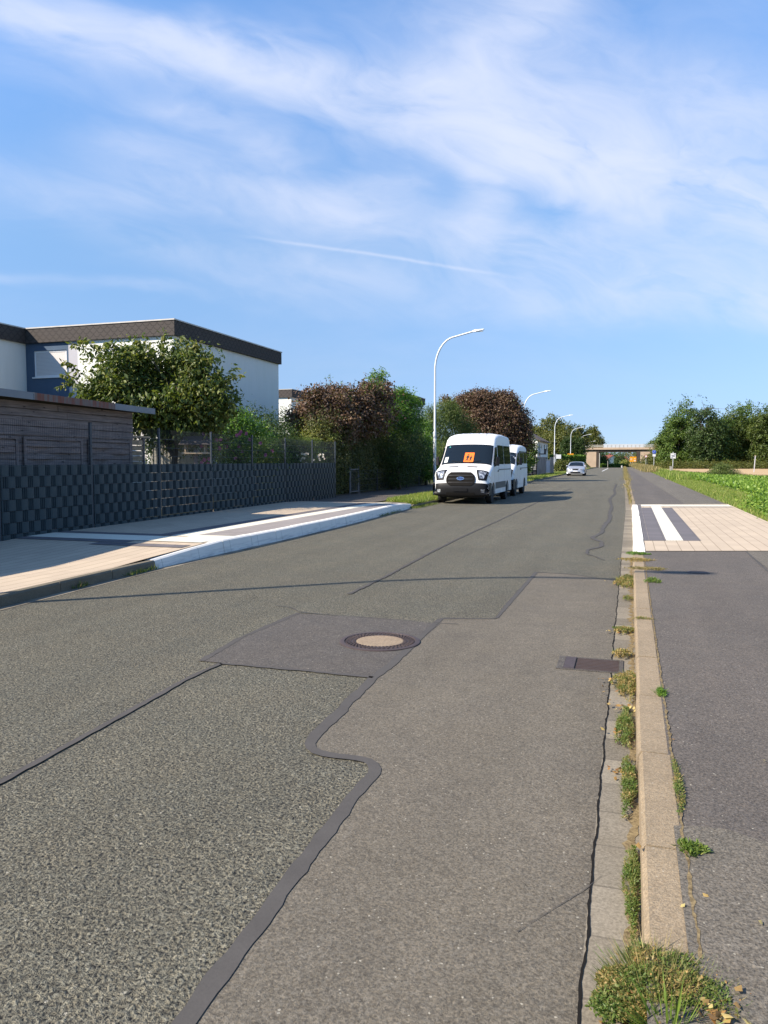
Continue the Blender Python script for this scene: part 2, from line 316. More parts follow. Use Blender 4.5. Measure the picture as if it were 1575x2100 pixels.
# ------------------------------------------------------------------ objects
def tag(o, label=None, cat=None, group=None, kind=None):
    if label: o['label'] = label
    if cat: o['category'] = cat
    if group: o['group'] = group
    if kind: o['kind'] = kind
    return o
def link(name, me, m=None, parent=None):
    o = bpy.data.objects.new(name, me); C.objects.link(o)
    if m is not None: me.materials.append(M[m] if isinstance(m, str) else m)
    if parent is not None: o.parent = parent
    return o
def empty(name, loc, label, cat, group=None, rz=0):
    o = bpy.data.objects.new(name, None); C.objects.link(o); o.location = loc; o.rotation_euler = (0, 0, rz)
    o.empty_display_size = .2
    return tag(o, label, cat, group)
class MB:
    def __init__(s): s.v = []; s.f = []
    def poly(s, pts): i = len(s.v); s.v += [tuple(p) for p in pts]; s.f.append(tuple(range(i, i+len(pts)))); return s
    def box(s, x0, x1, y0, y1, z0, z1):
        i = len(s.v); s.v += [(x, y, z) for x in (x0, x1) for y in (y0, y1) for z in (z0, z1)]
        s.f += [(i, i+1, i+3, i+2), (i+4, i+6, i+7, i+5), (i, i+4, i+5, i+1), (i+2, i+3, i+7, i+6), (i, i+2, i+6, i+4), (i+1, i+5, i+7, i+3)]; return s
    def beam(s, a, b, w, h, up=(0, 0, 1)):       # box along a..b
        a, b = Vector(a), Vector(b); t = (b-a).normalized(); r = t.cross(Vector(up))
        if r.length < 1e-4: r = Vector((1, 0, 0))
        r.normalize(); u = r.cross(t); i = len(s.v)
        for p in (a, b):
            for q in ((-w/2, -h/2), (w/2, -h/2), (w/2, h/2), (-w/2, h/2)): s.v.append(tuple(p+r*q[0]+u*q[1]))
        s.f += [(i, i+3, i+2, i+1), (i+4, i+5, i+6, i+7)]+[(i+k, i+(k+1) % 4, i+4+(k+1) % 4, i+4+k) for k in range(4)]; return s
    def tube(s, pts, r, n=8, cap=True):
        pts = [Vector(p) for p in pts]; rs = r if isinstance(r, (list, tuple)) else [r]*len(pts); i = len(s.v)
        for k, p in enumerate(pts):
            t = (pts[min(k+1, len(pts)-1)]-pts[max(k-1, 0)]).normalized()
            a = t.cross(Vector((0, 1, 0) if abs(t.y) < .9 else (1, 0, 0))).normalized(); b = t.cross(a)
            for j in range(n):
                th = 2*math.pi*j/n; s.v.append(tuple(p+(a*math.cos(th)+b*math.sin(th))*rs[k]))
        for k in range(len(pts)-1):
            for j in range(n): s.f.append((i+k*n+j, i+k*n+(j+1) % n, i+(k+1)*n+(j+1) % n, i+(k+1)*n+j))
        if cap: s.f.append(tuple(i+j for j in range(n))[::-1]); s.f.append(tuple(i+(len(pts)-1)*n+j for j in range(n)))
        return s
    def prism(s, pts, z0, z1):
        n = len(pts); i = len(s.v); s.v += [(p[0], p[1], z0) for p in pts]+[(p[0], p[1], z1) for p in pts]
        s.f += [tuple(range(i, i+n))[::-1], tuple(range(i+n, i+2*n))]+[(i+k, i+(k+1) % n, i+n+(k+1) % n, i+n+k) for k in range(n)]; return s
    def lathe(s, prof, c=(0, 0, 0), axis='z', n=24):
        i = len(s.v)
        for r, h in prof:
            for j in range(n):
                a = 2*math.pi*j/n; p = (r*math.cos(a), r*math.sin(a), h)
                if axis == 'x': p = (h, p[0], p[1])
                if axis == 'y': p = (p[0], h, p[1])
                s.v.append((c[0]+p[0], c[1]+p[1], c[2]+p[2]))
        for k in range(len(prof)-1):
            for j in range(n): s.f.append((i+k*n+j, i+k*n+(j+1) % n, i+(k+1)*n+(j+1) % n, i+(k+1)*n+j))
        s.f.append(tuple(i+j for j in range(n))); s.f.append(tuple(i+(len(prof)-1)*n+j for j in range(n))); return s
    def build(s, name, m, parent=None, smooth=False, bevel=0):
        me = bpy.data.meshes.new(name); me.from_pydata(s.v, [], s.f)
        bm = bmesh.new(); bm.from_mesh(me); bmesh.ops.recalc_face_normals(bm, faces=bm.faces)
        bm.to_mesh(me); bm.free()
        o = link(name, me, m, parent)
        if smooth:
            for p in me.polygons: p.use_smooth = True
            me.set_sharp_from_angle(angle=math.radians(40))
        if bevel:
            b = o.modifiers.new('bevel', 'BEVEL'); b.width = bevel; b.segments = 2; b.limit_method = 'ANGLE'
        return o
def copy_tree(o, parent=None):
    c = o.copy(); C.objects.link(c)
    if parent: c.parent = parent
    for ch in [x for x in bpy.data.objects if x.parent == o]: copy_tree(ch, c)
    return c
def sm(t): t = max(0, min(1, t)); return t*t*(3-2*t)
def zr(y): return -2.2*sm((y-178)/110)                      # the road crests and dips towards the bridge
def bend(y): return -.0078*max(0, y-25)
def tab(T):
    ys = [a for a, b in T]; xs = [b for a, b in T]
    return lambda y: float(np.interp(y, ys, xs))
def frange(a, b, st):
    k = max(1, int(round((b-a)/st))); return [a+(b-a)*i/k for i in range(k+1)]
def strip(name, xl, xr, ys, z, m, label=None, kind='structure', nx=1, parent=None):
    v = []; f = []
    for y in ys:
        a, b = (xl(y) if callable(xl) else xl+bend(y)), (xr(y) if callable(xr) else xr+bend(y))
        for k in range(nx+1): v.append((a+(b-a)*k/nx, y, (z(y) if callable(z) else z)+zr(y)))
    w = nx+1
    for j in range(len(ys)-1):
        for k in range(nx): i = j*w+k; f.append((i, i+1, i+w+1, i+w))
    me = bpy.data.meshes.new(name); me.from_pydata(v, [], f); o = link(name, me, m, parent)
    if kind: o['kind'] = kind
    return o

# ---- leaf machinery (numpy)
def cards(name, P, Nn, T, Ls, Ws, V, m, parent=None, fold=.25):
    """one two-quad folded leaf per row: base P, length along T, face normal Nn"""
    n = len(P); B = np.cross(Nn, T); B /= np.linalg.norm(B, axis=1)[:, None]+1e-9
    L = Ls[:, None]; w = Ws[:, None]
    p0 = P; p1 = P+T*L*.45+B*w*.5-Nn*w*fold; p2 = P+T*L; p3 = P+T*L*.45-B*w*.5-Nn*w*fold
    vv = np.stack([p0, p1, p2, p3], 1).reshape(-1, 3)
    idx = np.arange(n)*4
    tri = np.stack([idx, idx+1, idx+2, idx, idx+2, idx+3], 1).reshape(-1)
    me = bpy.data.meshes.new(name); me.vertices.add(4*n); me.vertices.foreach_set('co', vv.astype(np.float32).ravel())
    me.loops.add(6*n); me.loops.foreach_set('vertex_index', tri.astype(np.int32))
    me.polygons.add(2*n); me.polygons.foreach_set('loop_start', (np.arange(2*n)*3).astype(np.int32)); me.polygons.foreach_set('loop_total', np.full(2*n, 3, np.int32))
    a = me.attributes.new('v', 'FLOAT', 'POINT'); a.data.foreach_set('value', np.repeat(V, 4).astype(np.float32))
    me.update(calc_edges=True)
    return link(name, me, m, parent)
def unit(a): return a/(np.linalg.norm(a, axis=1)[:, None]+1e-9)
def blobpts(blobs, n, shell=.72, clump=.0, per=14, seed=0, jit=.13):
    """points + outward normals over the ellipsoids, gathered in twigs (clumps) with gaps between"""
    r = np.random.default_rng(seed); B = np.array([b[:6] for b in blobs], float)
    area = (B[:, 3]*B[:, 4]+B[:, 3]*B[:, 5]+B[:, 4]*B[:, 5]); pr = area/area.sum()
    k = max(1, n//per); ci = r.choice(len(B), k, p=pr); d = unit(r.normal(size=(k, 3)))
    rad = shell+(1-shell)*r.random(k)**.7
    rad *= 1+jit*np.clip(r.normal(size=k), -2, 2.2)*(1+.5*np.sin(d[:, 0]*5+seed)*np.sin(d[:, 2]*6+seed*2))
    cen = B[ci, :3]+d*B[ci, 3:]*rad[:, None]
    nor = unit(d/B[ci, 3:])
    cv = r.random(k)
    idx = np.repeat(np.arange(k), per)
    P = cen[idx]+r.normal(size=(len(idx), 3))*clump
    return P, nor[idx], cv[idx], r
def foliage(name, blobs, n, leaf, m, parent=None, shell=.6, clump=.15, per=14, droop=.2, seed=1, aspect=.55, up=.3, zmin=.05, gap=.0, jit=.13):
    P, Nr, cv, r = blobpts(blobs, n, shell, clump, per, seed, jit)
    k = len(P)
    if gap:
        q = np.sin(P[:, 0]*2.1/gap+seed)+np.sin(P[:, 1]*1.7/gap+seed*2)+np.sin(P[:, 2]*2.6/gap+seed*3); keep = q > -1.5+.6*r.random(k)
        P, Nr, cv = P[keep], Nr[keep], cv[keep]; k = len(P)
    keep = P[:, 2] > zmin; P, Nr, cv = P[keep], Nr[keep], cv[keep]; k = len(P)
    nn = unit(Nr*.55+r.normal(size=(k, 3))*.6+np.array([0, 0, up])); t = r.normal(size=(k, 3))+Nr*.6-np.array([0, 0, droop*3])
    t = unit(t-nn*(t*nn).sum(1)[:, None]); L = leaf*(.6+.8*r.random(k))
    v = np.clip(.5*cv+.5*r.random(k), 0, 1)
    return cards(name, P, nn, t, L, L*aspect, v, m, parent)
def branches(name, base, h, r0, tips, parent, m='bark', seed=1):
    rr = random.Random(seed); mb = MB(); b = Vector(base)
    fork = b+Vector((0, 0, h)); mb.tube([b-Vector((0, 0, .1)), b+Vector((rr.uniform(-.05, .05)*h, rr.uniform(-.05, .05)*h, h*.5)), fork], [r0*1.25, r0, r0*.8], 9)
    for t in tips:
        t = Vector(t)
        if math.hypot(t.x-b.x, t.y-b.y) > 2.5*max(1, t.z):
            mb.tube([(t.x, t.y, b.z-.1), (t.x+.05, t.y, t.z*.5), t], [r0*.5, r0*.3, r0*.1], 6); continue
        mid = fork.lerp(t, .5)+Vector((rr.uniform(-1, 1), rr.uniform(-1, 1), rr.uniform(0, 1)))*(t-fork).length*.12
        mb.tube([fork-Vector((0, 0, r0)), mid, t], [r0*.6, r0*.35, r0*.08], 6)
        for q in range(3):
            s = mid.lerp(t, rr.random()*.7); e = s+Vector((rr.uniform(-1, 1), rr.uniform(-1, 1), rr.uniform(-.2, .9)))*(t-fork).length*.35
            mb.tube([s, s.lerp(e, .5)+Vector((0, 0, .05)), e], [r0*.2, r0*.12, r0*.04], 5)
    return mb.build(name, m, parent, True)
def blades(name, xy, z, h, w, m, parent=None, lean=.5, seed=2, vb=0., vs=1.):
    r = np.random.default_rng(seed); k = len(xy); P = np.column_stack([xy, np.broadcast_to(z, k)])
    a = r.random(k)*2*math.pi; ln = lean*r.random(k)
    T = unit(np.column_stack([np.cos(a)*ln, np.sin(a)*ln, np.ones(k)])); b = r.random(k)*2*math.pi
    Nn = unit(np.cross(T, np.column_stack([np.cos(b), np.sin(b), np.zeros(k)])))
    H = h*(.4+.9*r.random(k)); return cards(name, P, Nn, T, H, w*(.6+.8*r.random(k)), np.clip(vb+vs*r.random(k), 0, 1), m, parent, .1)

# ================================================================== GROUND
def grid_sheet(name, xs, ys, zf, m):
    v = [(x, y, zf(x, y)) for y in ys for x in xs]; w = len(xs)
    f = [(j*w+i, j*w+i+1, (j+1)*w+i+1, (j+1)*w+i) for j in range(len(ys)-1) for i in range(w-1)]
    me = bpy.data.meshes.new(name); me.from_pydata(v, [], f); o = link(name, me, m); o['kind'] = 'structure'; return o
def gz(x, y): return -.10+zr(y)
grid_sheet('ground', [-1500, -400, -100, -40, -11, 3, 40, 100, 400, 1500], frange(-60, 160, 20)+frange(165, 320, 5)+[400, 700, 1200, 3000], gz, 'ground')
LK = tab([(-12, -6.3), (6, -6.3), (9.5, -6.46), (14, -6.43), (17, -6.46), (24, -6.78), (28, -6.72), (45, -6.75), (80, -6.9), (160, -7.3), (200, -7.6), (330, -8.6)])
RK = lambda y: .06+bend(y)
ROADY = frange(-12, 160, 4)+frange(164, 330, 4)
strip('road', LK, RK, ROADY, 0, 'road', nx=4)
# left pavement, raised along the bus platform
ZL = tab([(-12, .12), (8.6, .12), (11, .21), (22.8, .21), (25.5, .13), (400, .13)])
KW = .13
PY = sorted(set(frange(-12, 24.2, .6)))
strip('left_pavement', lambda y: -10.9, lambda y: LK(y)-KW-.005, PY, ZL, 'paver', nx=3)
strip('left_footpath', lambda y: -11.6+bend(y)*.5, lambda y: -8.35+bend(y), [24.2, 24.8, 25.5]+frange(27, 230, 4), lambda y: ZL(y), 'walk', nx=1)
strip('left_footpath', lambda y: -11.0, lambda y: LK(y)-.3, [24.21, 24.8], lambda y: ZL(y)-.004, 'walk', nx=1)
strip('garden_ground', lambda y: -200, lambda y: (-10.95 if y < 29 else -11.55), [-40, 0, 28.9, 29.1, 60, 130, 170], .1, 'garden')
strip('left_verge', lambda y: -8.36+bend(y), lambda y: LK(y)-.02, frange(24.8, 240, 3), lambda y: .10, 'verge', nx=1)
# left kerbs
def kerb_run(name, side, xf, ys, z1f, m, w=KW, slope=.02, z0=-.1):
    """kerb stones 1 m long with joints; xf = road-side foot; side -1: stone lies to the left of xf"""
    mb = MB()
    for a, b in zip(ys[:-1], ys[1:]):
        a2, b2 = a+.006, b-.006; i = len(mb.v); jx = random.uniform(-.005, .005); jz = random.uniform(-.003, .003)
        for y in (a2, b2):
            x = xf(y)+jx; z1 = z1f(y)+zr(y)+jz
            mb.v += [(x, y, z0+zr(y)), (x+side*slope*.7, y, z1-.02), (x+side*(slope+.012), y, z1), (x+side*w, y, z1), (x+side*w, y, z0+zr(y))]
        mb.f += [tuple(i+k for k in range(5)), tuple(i+5+k for k in range(5))]+[(i+k, i+(k+1) % 5, i+5+(k+1) % 5, i+5+k) for k in range(5)]
    o = mb.build(name, m); o['kind'] = 'structure'; return o
kerb_run('left_kerb', -1, LK, frange(-12, 9.45, 1), lambda y: .125, 'kerbgrey')
kerb_run('left_bus_kerb', -1, LK, frange(9.45, 24.3, 1.0), tab([(9.4, .125), (11.2, .22), (22.9, .22), (24.3, .14)]), 'kwhite', .20, .075)
kerb_run('left_verge_kerb', -1, LK, frange(24.35, 228, 1), lambda y: .10, 'kerbgrey', .1)
strip('left_gutter', LK, lambda y: LK(y)+.13, frange(-12, 60, 1.5), .004, 'gutter')
# right gutter, kerb, path
strip('right_gutter', lambda y: RK(y)-.17, lambda y: RK(y)+.03, frange(-12, 12.6, 1)+frange(13, 80, 2), .004, 'gutter')
kerb_run('right_kerb', 1, RK, [2.28]+frange(2.95, 12.66, .97), lambda y: .12, 'kerbold', .15, .012)
kerb_run('right_bus_kerb', 1, RK, frange(12.7, 26.3, 1), tab([(12.7, .125), (13.4, .145), (25.6, .145), (26.3, .125)]), 'kwhite', .19, .05)
kerb_run('right_far_kerb', 1, RK, frange(26.35, 228, 1), lambda y: .12, 'kerbold', .14, .012)
strip('right_footpath', lambda y: RK(y)+.14, lambda y: 1.77+bend(y)-max(0, y-27)*.008, frange(3.0, 12.9, .5)+frange(13.5, 26, 2)+frange(26.6, 330, 4), .118, 'walk', nx=2)
strip('right_footpath_outer', lambda y: 1.765+bend(y)-max(0, y-27)*.008, lambda y: 3.06+bend(y), frange(3.0, 26, 2)+frange(26.6, 330, 4), .118, 'walk2', nx=2)
me = MB()
jag = [(.19+1.6*k/16, 3.14+.035*math.sin(k*1.3)+.012*math.sin(k*4.1)) for k in range(30)]
me.poly([(x, y, .121) for x, y in jag]+[(3.2, 3.17, .121), (3.2, -6, .121), (.07, -6, .121), (.07, 2.27, .121), (.19, 2.27, .121)])
me.build('near_footpath', 'walk2')['kind'] = 'structure'
me = MB(); me.poly([(3.2, 3.2, .117), (6.5, 3.2, .117), (6.5, -6, .117), (3.2, -6, .117)]); me.build('near_verge_path', 'walk2')['kind'] = 'structure'
# seam lines of the footpath: ragged edge of the dark layer
def px_path(pts, z=0.): return [Vector((*G(px, py, z), z)) for px, py in pts]
def ribbon(name, pts, w, z, m, jag=.12, sub=.05, seed=0, lift=None):
    r = random.Random(seed); P = []
    ws = w if isinstance(w, (list, tuple)) else [w]*len(pts)
    for (a, wa), (b, wb) in zip(zip(pts[:-1], ws[:-1]), zip(pts[1:], ws[1:])):
        k = max(1, int((b-a).length/sub))
        for j in range(k): P.append((a.lerp(b, j/k), wa+(wb-wa)*j/k))
    P.append((pts[-1], ws[-1])); Q = [p for p, _ in P]
    for _ in range(2): Q = [Q[0]]+[(Q[i-1]+Q[i]*2+Q[i+1])/4 for i in range(1, len(Q)-1)]+[Q[-1]]
    v = []; f = []
    for i, (q, (_, ww)) in enumerate(zip(Q, P)):
        t = (Q[min(i+1, len(Q)-1)]-Q[max(i-1, 0)]); t.z = 0; t.normalize(); nrm = Vector((-t.y, t.x, 0))
        j1 = (mnoise.noise(Vector((i*.37, seed*7.1, 0)))+.6*mnoise.noise(Vector((i*1.3, seed*7.1, 5))))*(jag+.06); j2 = (mnoise.noise(Vector((i*.37, seed*7.1+50, 0)))+.6*mnoise.noise(Vector((i*1.3, seed, 9))))*(jag+.06)
        off = mnoise.noise(Vector((i*.11, seed*3+9, 3)))*ww*.12
        for sgn, jj in ((-1, j1), (1, j2)):
            p = q+nrm*(off+sgn*ww*.5*(1+jj*2)); v.append((p.x, p.y, z))
        if i: n = len(v); f.append((n-4, n-3, n-1, n-2))
    me = bpy.data.meshes.new(name); me.from_pydata(v, [], f); o = link(name, me, m); o['kind'] = 'structure'; return o
ribbon('footpath_seam', px_path([(1575, 1172), (1560, 1158), (1545, 1145), (1530, 1131)], .12), .03, .1215, 'seal', .3, seed=3)
# smooth repaired half of the road
seal_px = [(330, 2170), (380, 2100), (440, 2008), (500, 1935), (560, 1858), (600, 1802), (640, 1748), (700, 1672), (740, 1615), (774, 1580), (772, 1566), (740, 1557), (690, 1553), (645, 1547), (628, 1535),
           (650, 1505), (700, 1460), (722, 1432), (745, 1412), (765, 1392), (805, 1362), (832, 1338), (860, 1310), (882, 1290), (905, 1269), (960, 1270), (1018, 1270), (1040, 1242), (1070, 1208), (1100, 1174), (1170, 1178), (1282, 1195)]
SP = px_path(seal_px)
a0 = SP[0]+(SP[0]-SP[1])*3
me = MB(); me.poly([(p.x, p.y, .004) for p in [Vector((a0.x, a0.y, 0))]+SP]+[(-.11, SP[-1].y, .004), (-.11, -6, .004), (a0.x-.5, -6, .004)])
o = me.build('repaired_road_surface', 'road2'); o['kind'] = 'structure'
bm = bmesh.new(); bm.from_mesh(o.data); bmesh.ops.triangulate(bm, faces=bm.faces); bm.to_mesh(o.data); bm.free()
DP = px_path([(412, 1357), (500, 1306), (610, 1259), (760, 1268), (903, 1280), (832, 1338), (765, 1392), (600, 1373)])
me = MB(); me.poly([(p.x, p.y, .0055) for p in DP]); me.build('dark_road_patch', 'patch')['kind'] = 'structure'
ws = [.068]*5+[.066]*5+[.062]*5+[.075]*3+[.07]*4+[.055]*3+[.03]*2+[.05]*3+[.025]*2
ribbon('road_seam', [a0]+SP, [.07]+ws[:len(SP)], .0075, 'seal', .12, seed=1)
ribbon('road_seam', px_path([(-180, 1690), (0, 1606), (120, 1541), (250, 1468), (330, 1424), (400, 1385), (452, 1362)]), .042, .0075, 'seal', .2, seed=2)
ribbon('road_seam', px_path([(412, 1357), (500, 1306), (580, 1272), (612, 1258)]), .05, .0075, 'seal', .3, seed=4)
ribbon('road_seam', px_path([(452, 1362), (600, 1374), (765, 1391)]), .045, .0075, 'seal', .3, seed=5)
ribbon('road_seam', px_path([(565, 1243), (600, 1247), (615, 1257), (760, 1268), (900, 1279), (940, 1281)]), .02, .0075, 'seal', .5, seed=6)
ribbon('road_seam', px_path([(715, 1219), (760, 1198), (800, 1178), (880, 1135), (940, 1105), (1020, 1069), (1092, 1035)]), .05, .0075, 'seal', .4, seed=7)
ribbon('road_seam', px_path([(1170, 1002), (1120, 1022), (1092, 1035)]), .05, .0075, 'seal', .4, seed=17)
ribbon('road_crack', px_path([(1264, 993), (1259, 1005), (1262, 1012), (1250, 1024), (1255, 1040), (1250, 1053), (1251, 1065), (1237, 1081), (1234, 1093), (1212, 1104), (1234, 1112), (1234, 1121), (1206, 1128), (1201, 1137), (1222, 1142), (1240, 1150)]), [.09, .1, .1, .1, .1, .1, .1, .1, .08, .08, .07, .07, .06, .05, .04, .02], .0075, 'seal', .6, .1, seed=8)
ribbon('gutter_crack', [Vector((-.105+.004*math.sin(k*1.9)+.003*math.sin(k*5.3), 1.2+k*.12, 0)) for k in range(96)], .008, .0068, 'crack', .5, .02, seed=9)
M['jointsoil'] = mat('joint_soil', lambda n, o: n.mix(n.ramp(n.noise(o, 60, 4, .7), [(.35, 0.), (.65, 1.)]), (.09, .065, .035), (.25, .19, .10)), .95, .1)
ribbon('joint_soil', [Vector((.045+.008*math.sin(k*1.1), 2.2+k*.1, 0)) for k in range(104)], .035, .0062, 'jointsoil', 1.2, .03, seed=31)
ribbon('joint_soil', [Vector((.222+.003*math.sin(k*1.4), 2.3+k*.1, 0)) for k in range(100)], .011, .1225, 'jointsoil', .8, .02, seed=32)
ribbon('hairline_crack', px_path([(1060, 1915), (1130, 1870), (1200, 1828), (1232, 1800)]), .003, .0075, 'seal', .9, .03, seed=12)
# white centre line far away
strip('centre_line', lambda y: -3.3+bend(y), lambda y: -3.15+bend(y), frange(118, 165, 3), .006, 'line')
strip('edge_line', lambda y: RK(y)-2.4, lambda y: RK(y)-.4, [113, 114.2], .006, 'walk2')
# bus platforms
def paint(name, x0, x1, y0, y1, z, m, k=10):
    return strip(name, lambda y: x0(y) if callable(x0) else x0, lambda y: x1(y) if callable(x1) else x1, frange(y0, y1, (y1-y0)/k), z, m)
zl4 = lambda y: ZL(y)+.004
zl8 = lambda y: ZL(y)+.007
paint('left_dark_slabs', -8.15, -7.82, 11.9, 23.4, zl4, 'pdark', 24)
paint('left_guide_slabs', -7.82, -7.42, 11.9, 24.1, zl4, 'pwhite', 24)
paint('left_grey_slabs', -7.42, lambda y: LK(y)-.21, 12.2, 24.1, zl4, 'pmid', 24)
paint('left_crossing_guide_slabs', -10.25, -7.42, 11.0, 11.75, zl8, 'pwhite', 4)
paint('left_entry_slabs', -7.42, lambda y: LK(y)-.21, 11.0, 12.15, zl8, 'pwhite', 4)
paint('left_dark_slabs', -10.25, -7.9, 11.76, 12.08, zl8, 'pdark', 3)
paint('left_dark_slabs', -10.2, -7.9, 10.72, 10.99, zl8, 'pdark', 3)
paint('left_dark_slabs', -8.4, lambda y: LK(y)-.21, 10.42, 10.7, zl8, 'pdark', 3)
nE = lambda x: 12.72+.33*x; fE = lambda x: 26.32+.42*x
me = MB(); me.poly([(.26, nE(.26), .126), (3.1, nE(3.1), .126), (3.1, fE(3.05), .126), (.26, fE(.26), .126)]); me.build('right_pavement', 'paver')['kind'] = 'structure'
def rq(name, x0, x1, ya, yb, m, z=.130):
    k = .30; me = MB(); me.poly([(x0, ya+k*x0, z), (x1, ya+k*x1, z), (x1, yb+k*x1, z), (x0, yb+k*x0, z)]); me.build(name, m)['kind'] = 'structure'
rq('right_dark_slabs', .26, .345, 14.35, 26.2, 'pdark')
rq('right_dark_slabs', .35, .64, 14.35, 24.5, 'pdark')
rq('right_guide_slabs', .64, .93, 14.35, 25.2, 'pwhite')
rq('right_dark_slabs', .93, 1.23, 14.35, 24.5, 'pdark')
rq('right_guide_slabs', .35, 3.05, 25.25, 26.2, 'pwhite', .131)
rq('right_dark_slabs', 1.23, 3.0, 24.7, 24.95, 'pmid')
rq('right_dark_slabs', 1.0, 3.0, 25.9, 26.0, 'pmid', .134)
# right verge, beet field, stubble
VL = lambda y: 3.05+bend(y); 
strip('right_verge', lambda y: 3.1 if y < 27 else VL(y), lambda y: VL(y)+2.2, frange(5, 26, 3)+frange(27, 330, 6), .10, 'verge', nx=1)
bd = [(5.2, 26), (4.7, 90), (6.8, 80), (9.9, 66), (17, 35), (24, 5), (6.0, 5)]
me = MB(); me.poly([(5.0, 3, .085), (60, 3, .085), (60, 34, .085), (17, 35, .085), (10, 66, .085), (4.4, 92, .085)]); me.build('beet_field', 'soil')['kind'] = 'structure'
me = MB(); me.poly([(4.2, 92, .09), (10, 66, .09), (17, 35, .09), (60, 33.9, .09), (140, 33.9, .09), (140, 175, .09), (3.6, 175, .09)]); me.build('stubble_field', 'stubble')['kind'] = 'structure'

# ================================================================== road furniture in the near field
mc = G(779, 1317)
mh = empty('manhole_cover', (mc[0], mc[1], .008), 'round cast iron manhole cover with a concrete centre in the dark road patch', 'manhole cover', rz=.3)
MB().lathe([(.345, -.05), (.345, .004), (.335, .008), (.305, .008), (.302, 0), (.302, -.05)], n=48).build('frame', 'iron', mh, True)
rg = MB(); rg.lathe([(.295, -.05), (.295, .003), (.205, .003), (.203, -.05)], n=48)
for k in range(44):
    a = 2*math.pi*k/44
    for rr_ in (.222, .255, .282):
        c, s_ = math.cos(a+rr_*9), math.sin(a+rr_*9); rg.beam((c*(rr_-.009), s_*(rr_-.009), .006), (c*(rr_+.009), s_*(rr_+.009), .006), .016, .008)
rg.build('lid', 'iron', mh)
MB().lathe([(.202, -.05), (.202, .004), (.19, .006), (.001, .007)], n=40).build('concrete_infill', 'concrete', mh)
gr = empty('drain_grate', (0, 0, 0), 'rusty rectangular drain grate set in the road beside the gutter', 'drain grate')
x0, x1, y0, y1 = -.50, -.02, 5.76, 6.14
MB().box(x0, x0+.05, y0, y1, -.05, .011).box(x1-.03, x1, y0, y1, -.05, .011).box(x0+.05, x1-.03, y0, y0+.02, -.05, .011).box(x0+.05, x1-.03, y1-.02, y1, -.05, .011).build('frame', 'patch', gr)
MB().box(x0+.052, x0+.13, y0+.021, y1-.021, -.03, .0135).build('rim_plate', 'iron', gr)
g_ = MB()
for k in range(8): g_.box(x0+.14, x1-.032, y0+.026+k*.042, y0+.026+k*.042+.025, -.03, .012)
g_.box(x0+.131, x1-.031, y0+.021, y1-.021, -.045, -.02)
g_.build('bar', 'ironrust', gr)
cap = empty('service_cap', (*G(1432, 1174, .12), .122), 'small rusty oval service cap on the dark footpath by the lamp shadow', 'service cap')
MB().lathe([(.11, -.01), (.11, .004), (.09, .006), (.001, .006)], n=24).build('lid', 'ironrust', cap)
MB().lathe([(.135, -.01), (.135, .0015), (.112, .002), (.112, -.01)], n=24).build('frame', 'iron', cap)

# ---- street lamps
def lamp_proto():
    t = empty('street_lamp', (0, 0, 0), 'x', 'street lamp')
    pole = MB(); H = 8.45
    pole.tube([(0, 0, -.1), (0, 0, 3.0)], [.085, .08], 14); pole.tube([(0, 0, 3.0), (0, 0, 3.05), (0, 0, 6.4)], [.08, .06, .052], 14)
    P = [(0, 0, 6.4)]
    for k in range(1, 11):
        a = math.radians(80*k/10); P.append((1.15*(1-math.cos(a)), 0, 6.4+1.72*math.sin(a)))
    P.append((2.1, 0, 8.36)); pole.tube(P, [.052]*6+[.045]*6, 12)
    pole.build('pole', 'steel', t, True)
    hd = MB()
    hd.v += [(2.05, -.05, 8.32), (2.05, .05, 8.32), (2.05, .05, 8.40), (2.05, -.05, 8.40), (2.25, -.12, 8.33), (2.25, .12, 8.33), (2.25, .10, 8.44), (2.25, -.10, 8.44), (2.68, -.10, 8.42), (2.68, .10, 8.42), (2.68, .07, 8.47), (2.68, -.07, 8.47)]
    for a in (0, 4):
        for k in range(4): hd.f.append((a+k, a+(k+1) % 4, a+4+(k+1) % 4, a+4+k))
    hd.f += [(0, 1, 2, 3), (8, 9, 10, 11)]
    hd.build('lamp_head', 'steel', t, bevel=.01)
    MB().box(2.28, 2.62, -.08, .08, 8.335, 8.345).build('lens', 'wframe', t)
    MB().box(-.02, .06, -.088, -.076, .6, .95).build('service_door', 'rail', t)
    return t
lp = lamp_proto()
LAMPS = [(-10.15, 3.6, 'tall street lamp out of sight whose long shadow crosses the road', 1),
 (-10.27, 41.3, 'nearest grey street lamp with curved arm, beside the white minibus', 1), (*PW(1072, 78.3), 'street lamp whose curved top rises from behind the purple tree', 1),
 (*PW(1136, 119), 'street lamp rising beside the end of the wooden board fence', 1), (*PW(1169, 161), 'street lamp carrying the orange board in front of the dark conifers', 1),
 (*PW(1189, 196), 'street lamp behind the silver car, second lamp before the bridge', 1), (*PW(1200.5, 228), 'street lamp farthest along the road, next to the bridge wall', 1),
 (*PW(1296.5, 300), 'small white street lamp seen through the bridge opening above the orange sign', .8)]
for i, (x, y, lb, s) in enumerate(LAMPS):
    o = lp if i == 0 else copy_tree(lp)
    o.location = (x, y, .12+zr(y)); o['label'] = lb; o['group'] = 'street lamps along the road'; o.scale = (s, s, s)
    if i == 7: o.location.z = -2.2; o.rotation_euler.z = math.pi; o.scale = (.7, .7, .78)
sk = MB()
ch = [o for o in bpy.data.objects if o.name.startswith('street_lamp') and 'nearest' in o.get('label', '')][0]
for z0_, z1_ in ((1.35, 1.5), (1.62, 1.72), (1.95, 2.06), (2.2, 2.4), (2.55, 2.62)): MB().box(-.03, .06, -.0855, -.083, z0_, z1_).build('sticker', 'sticker', ch)

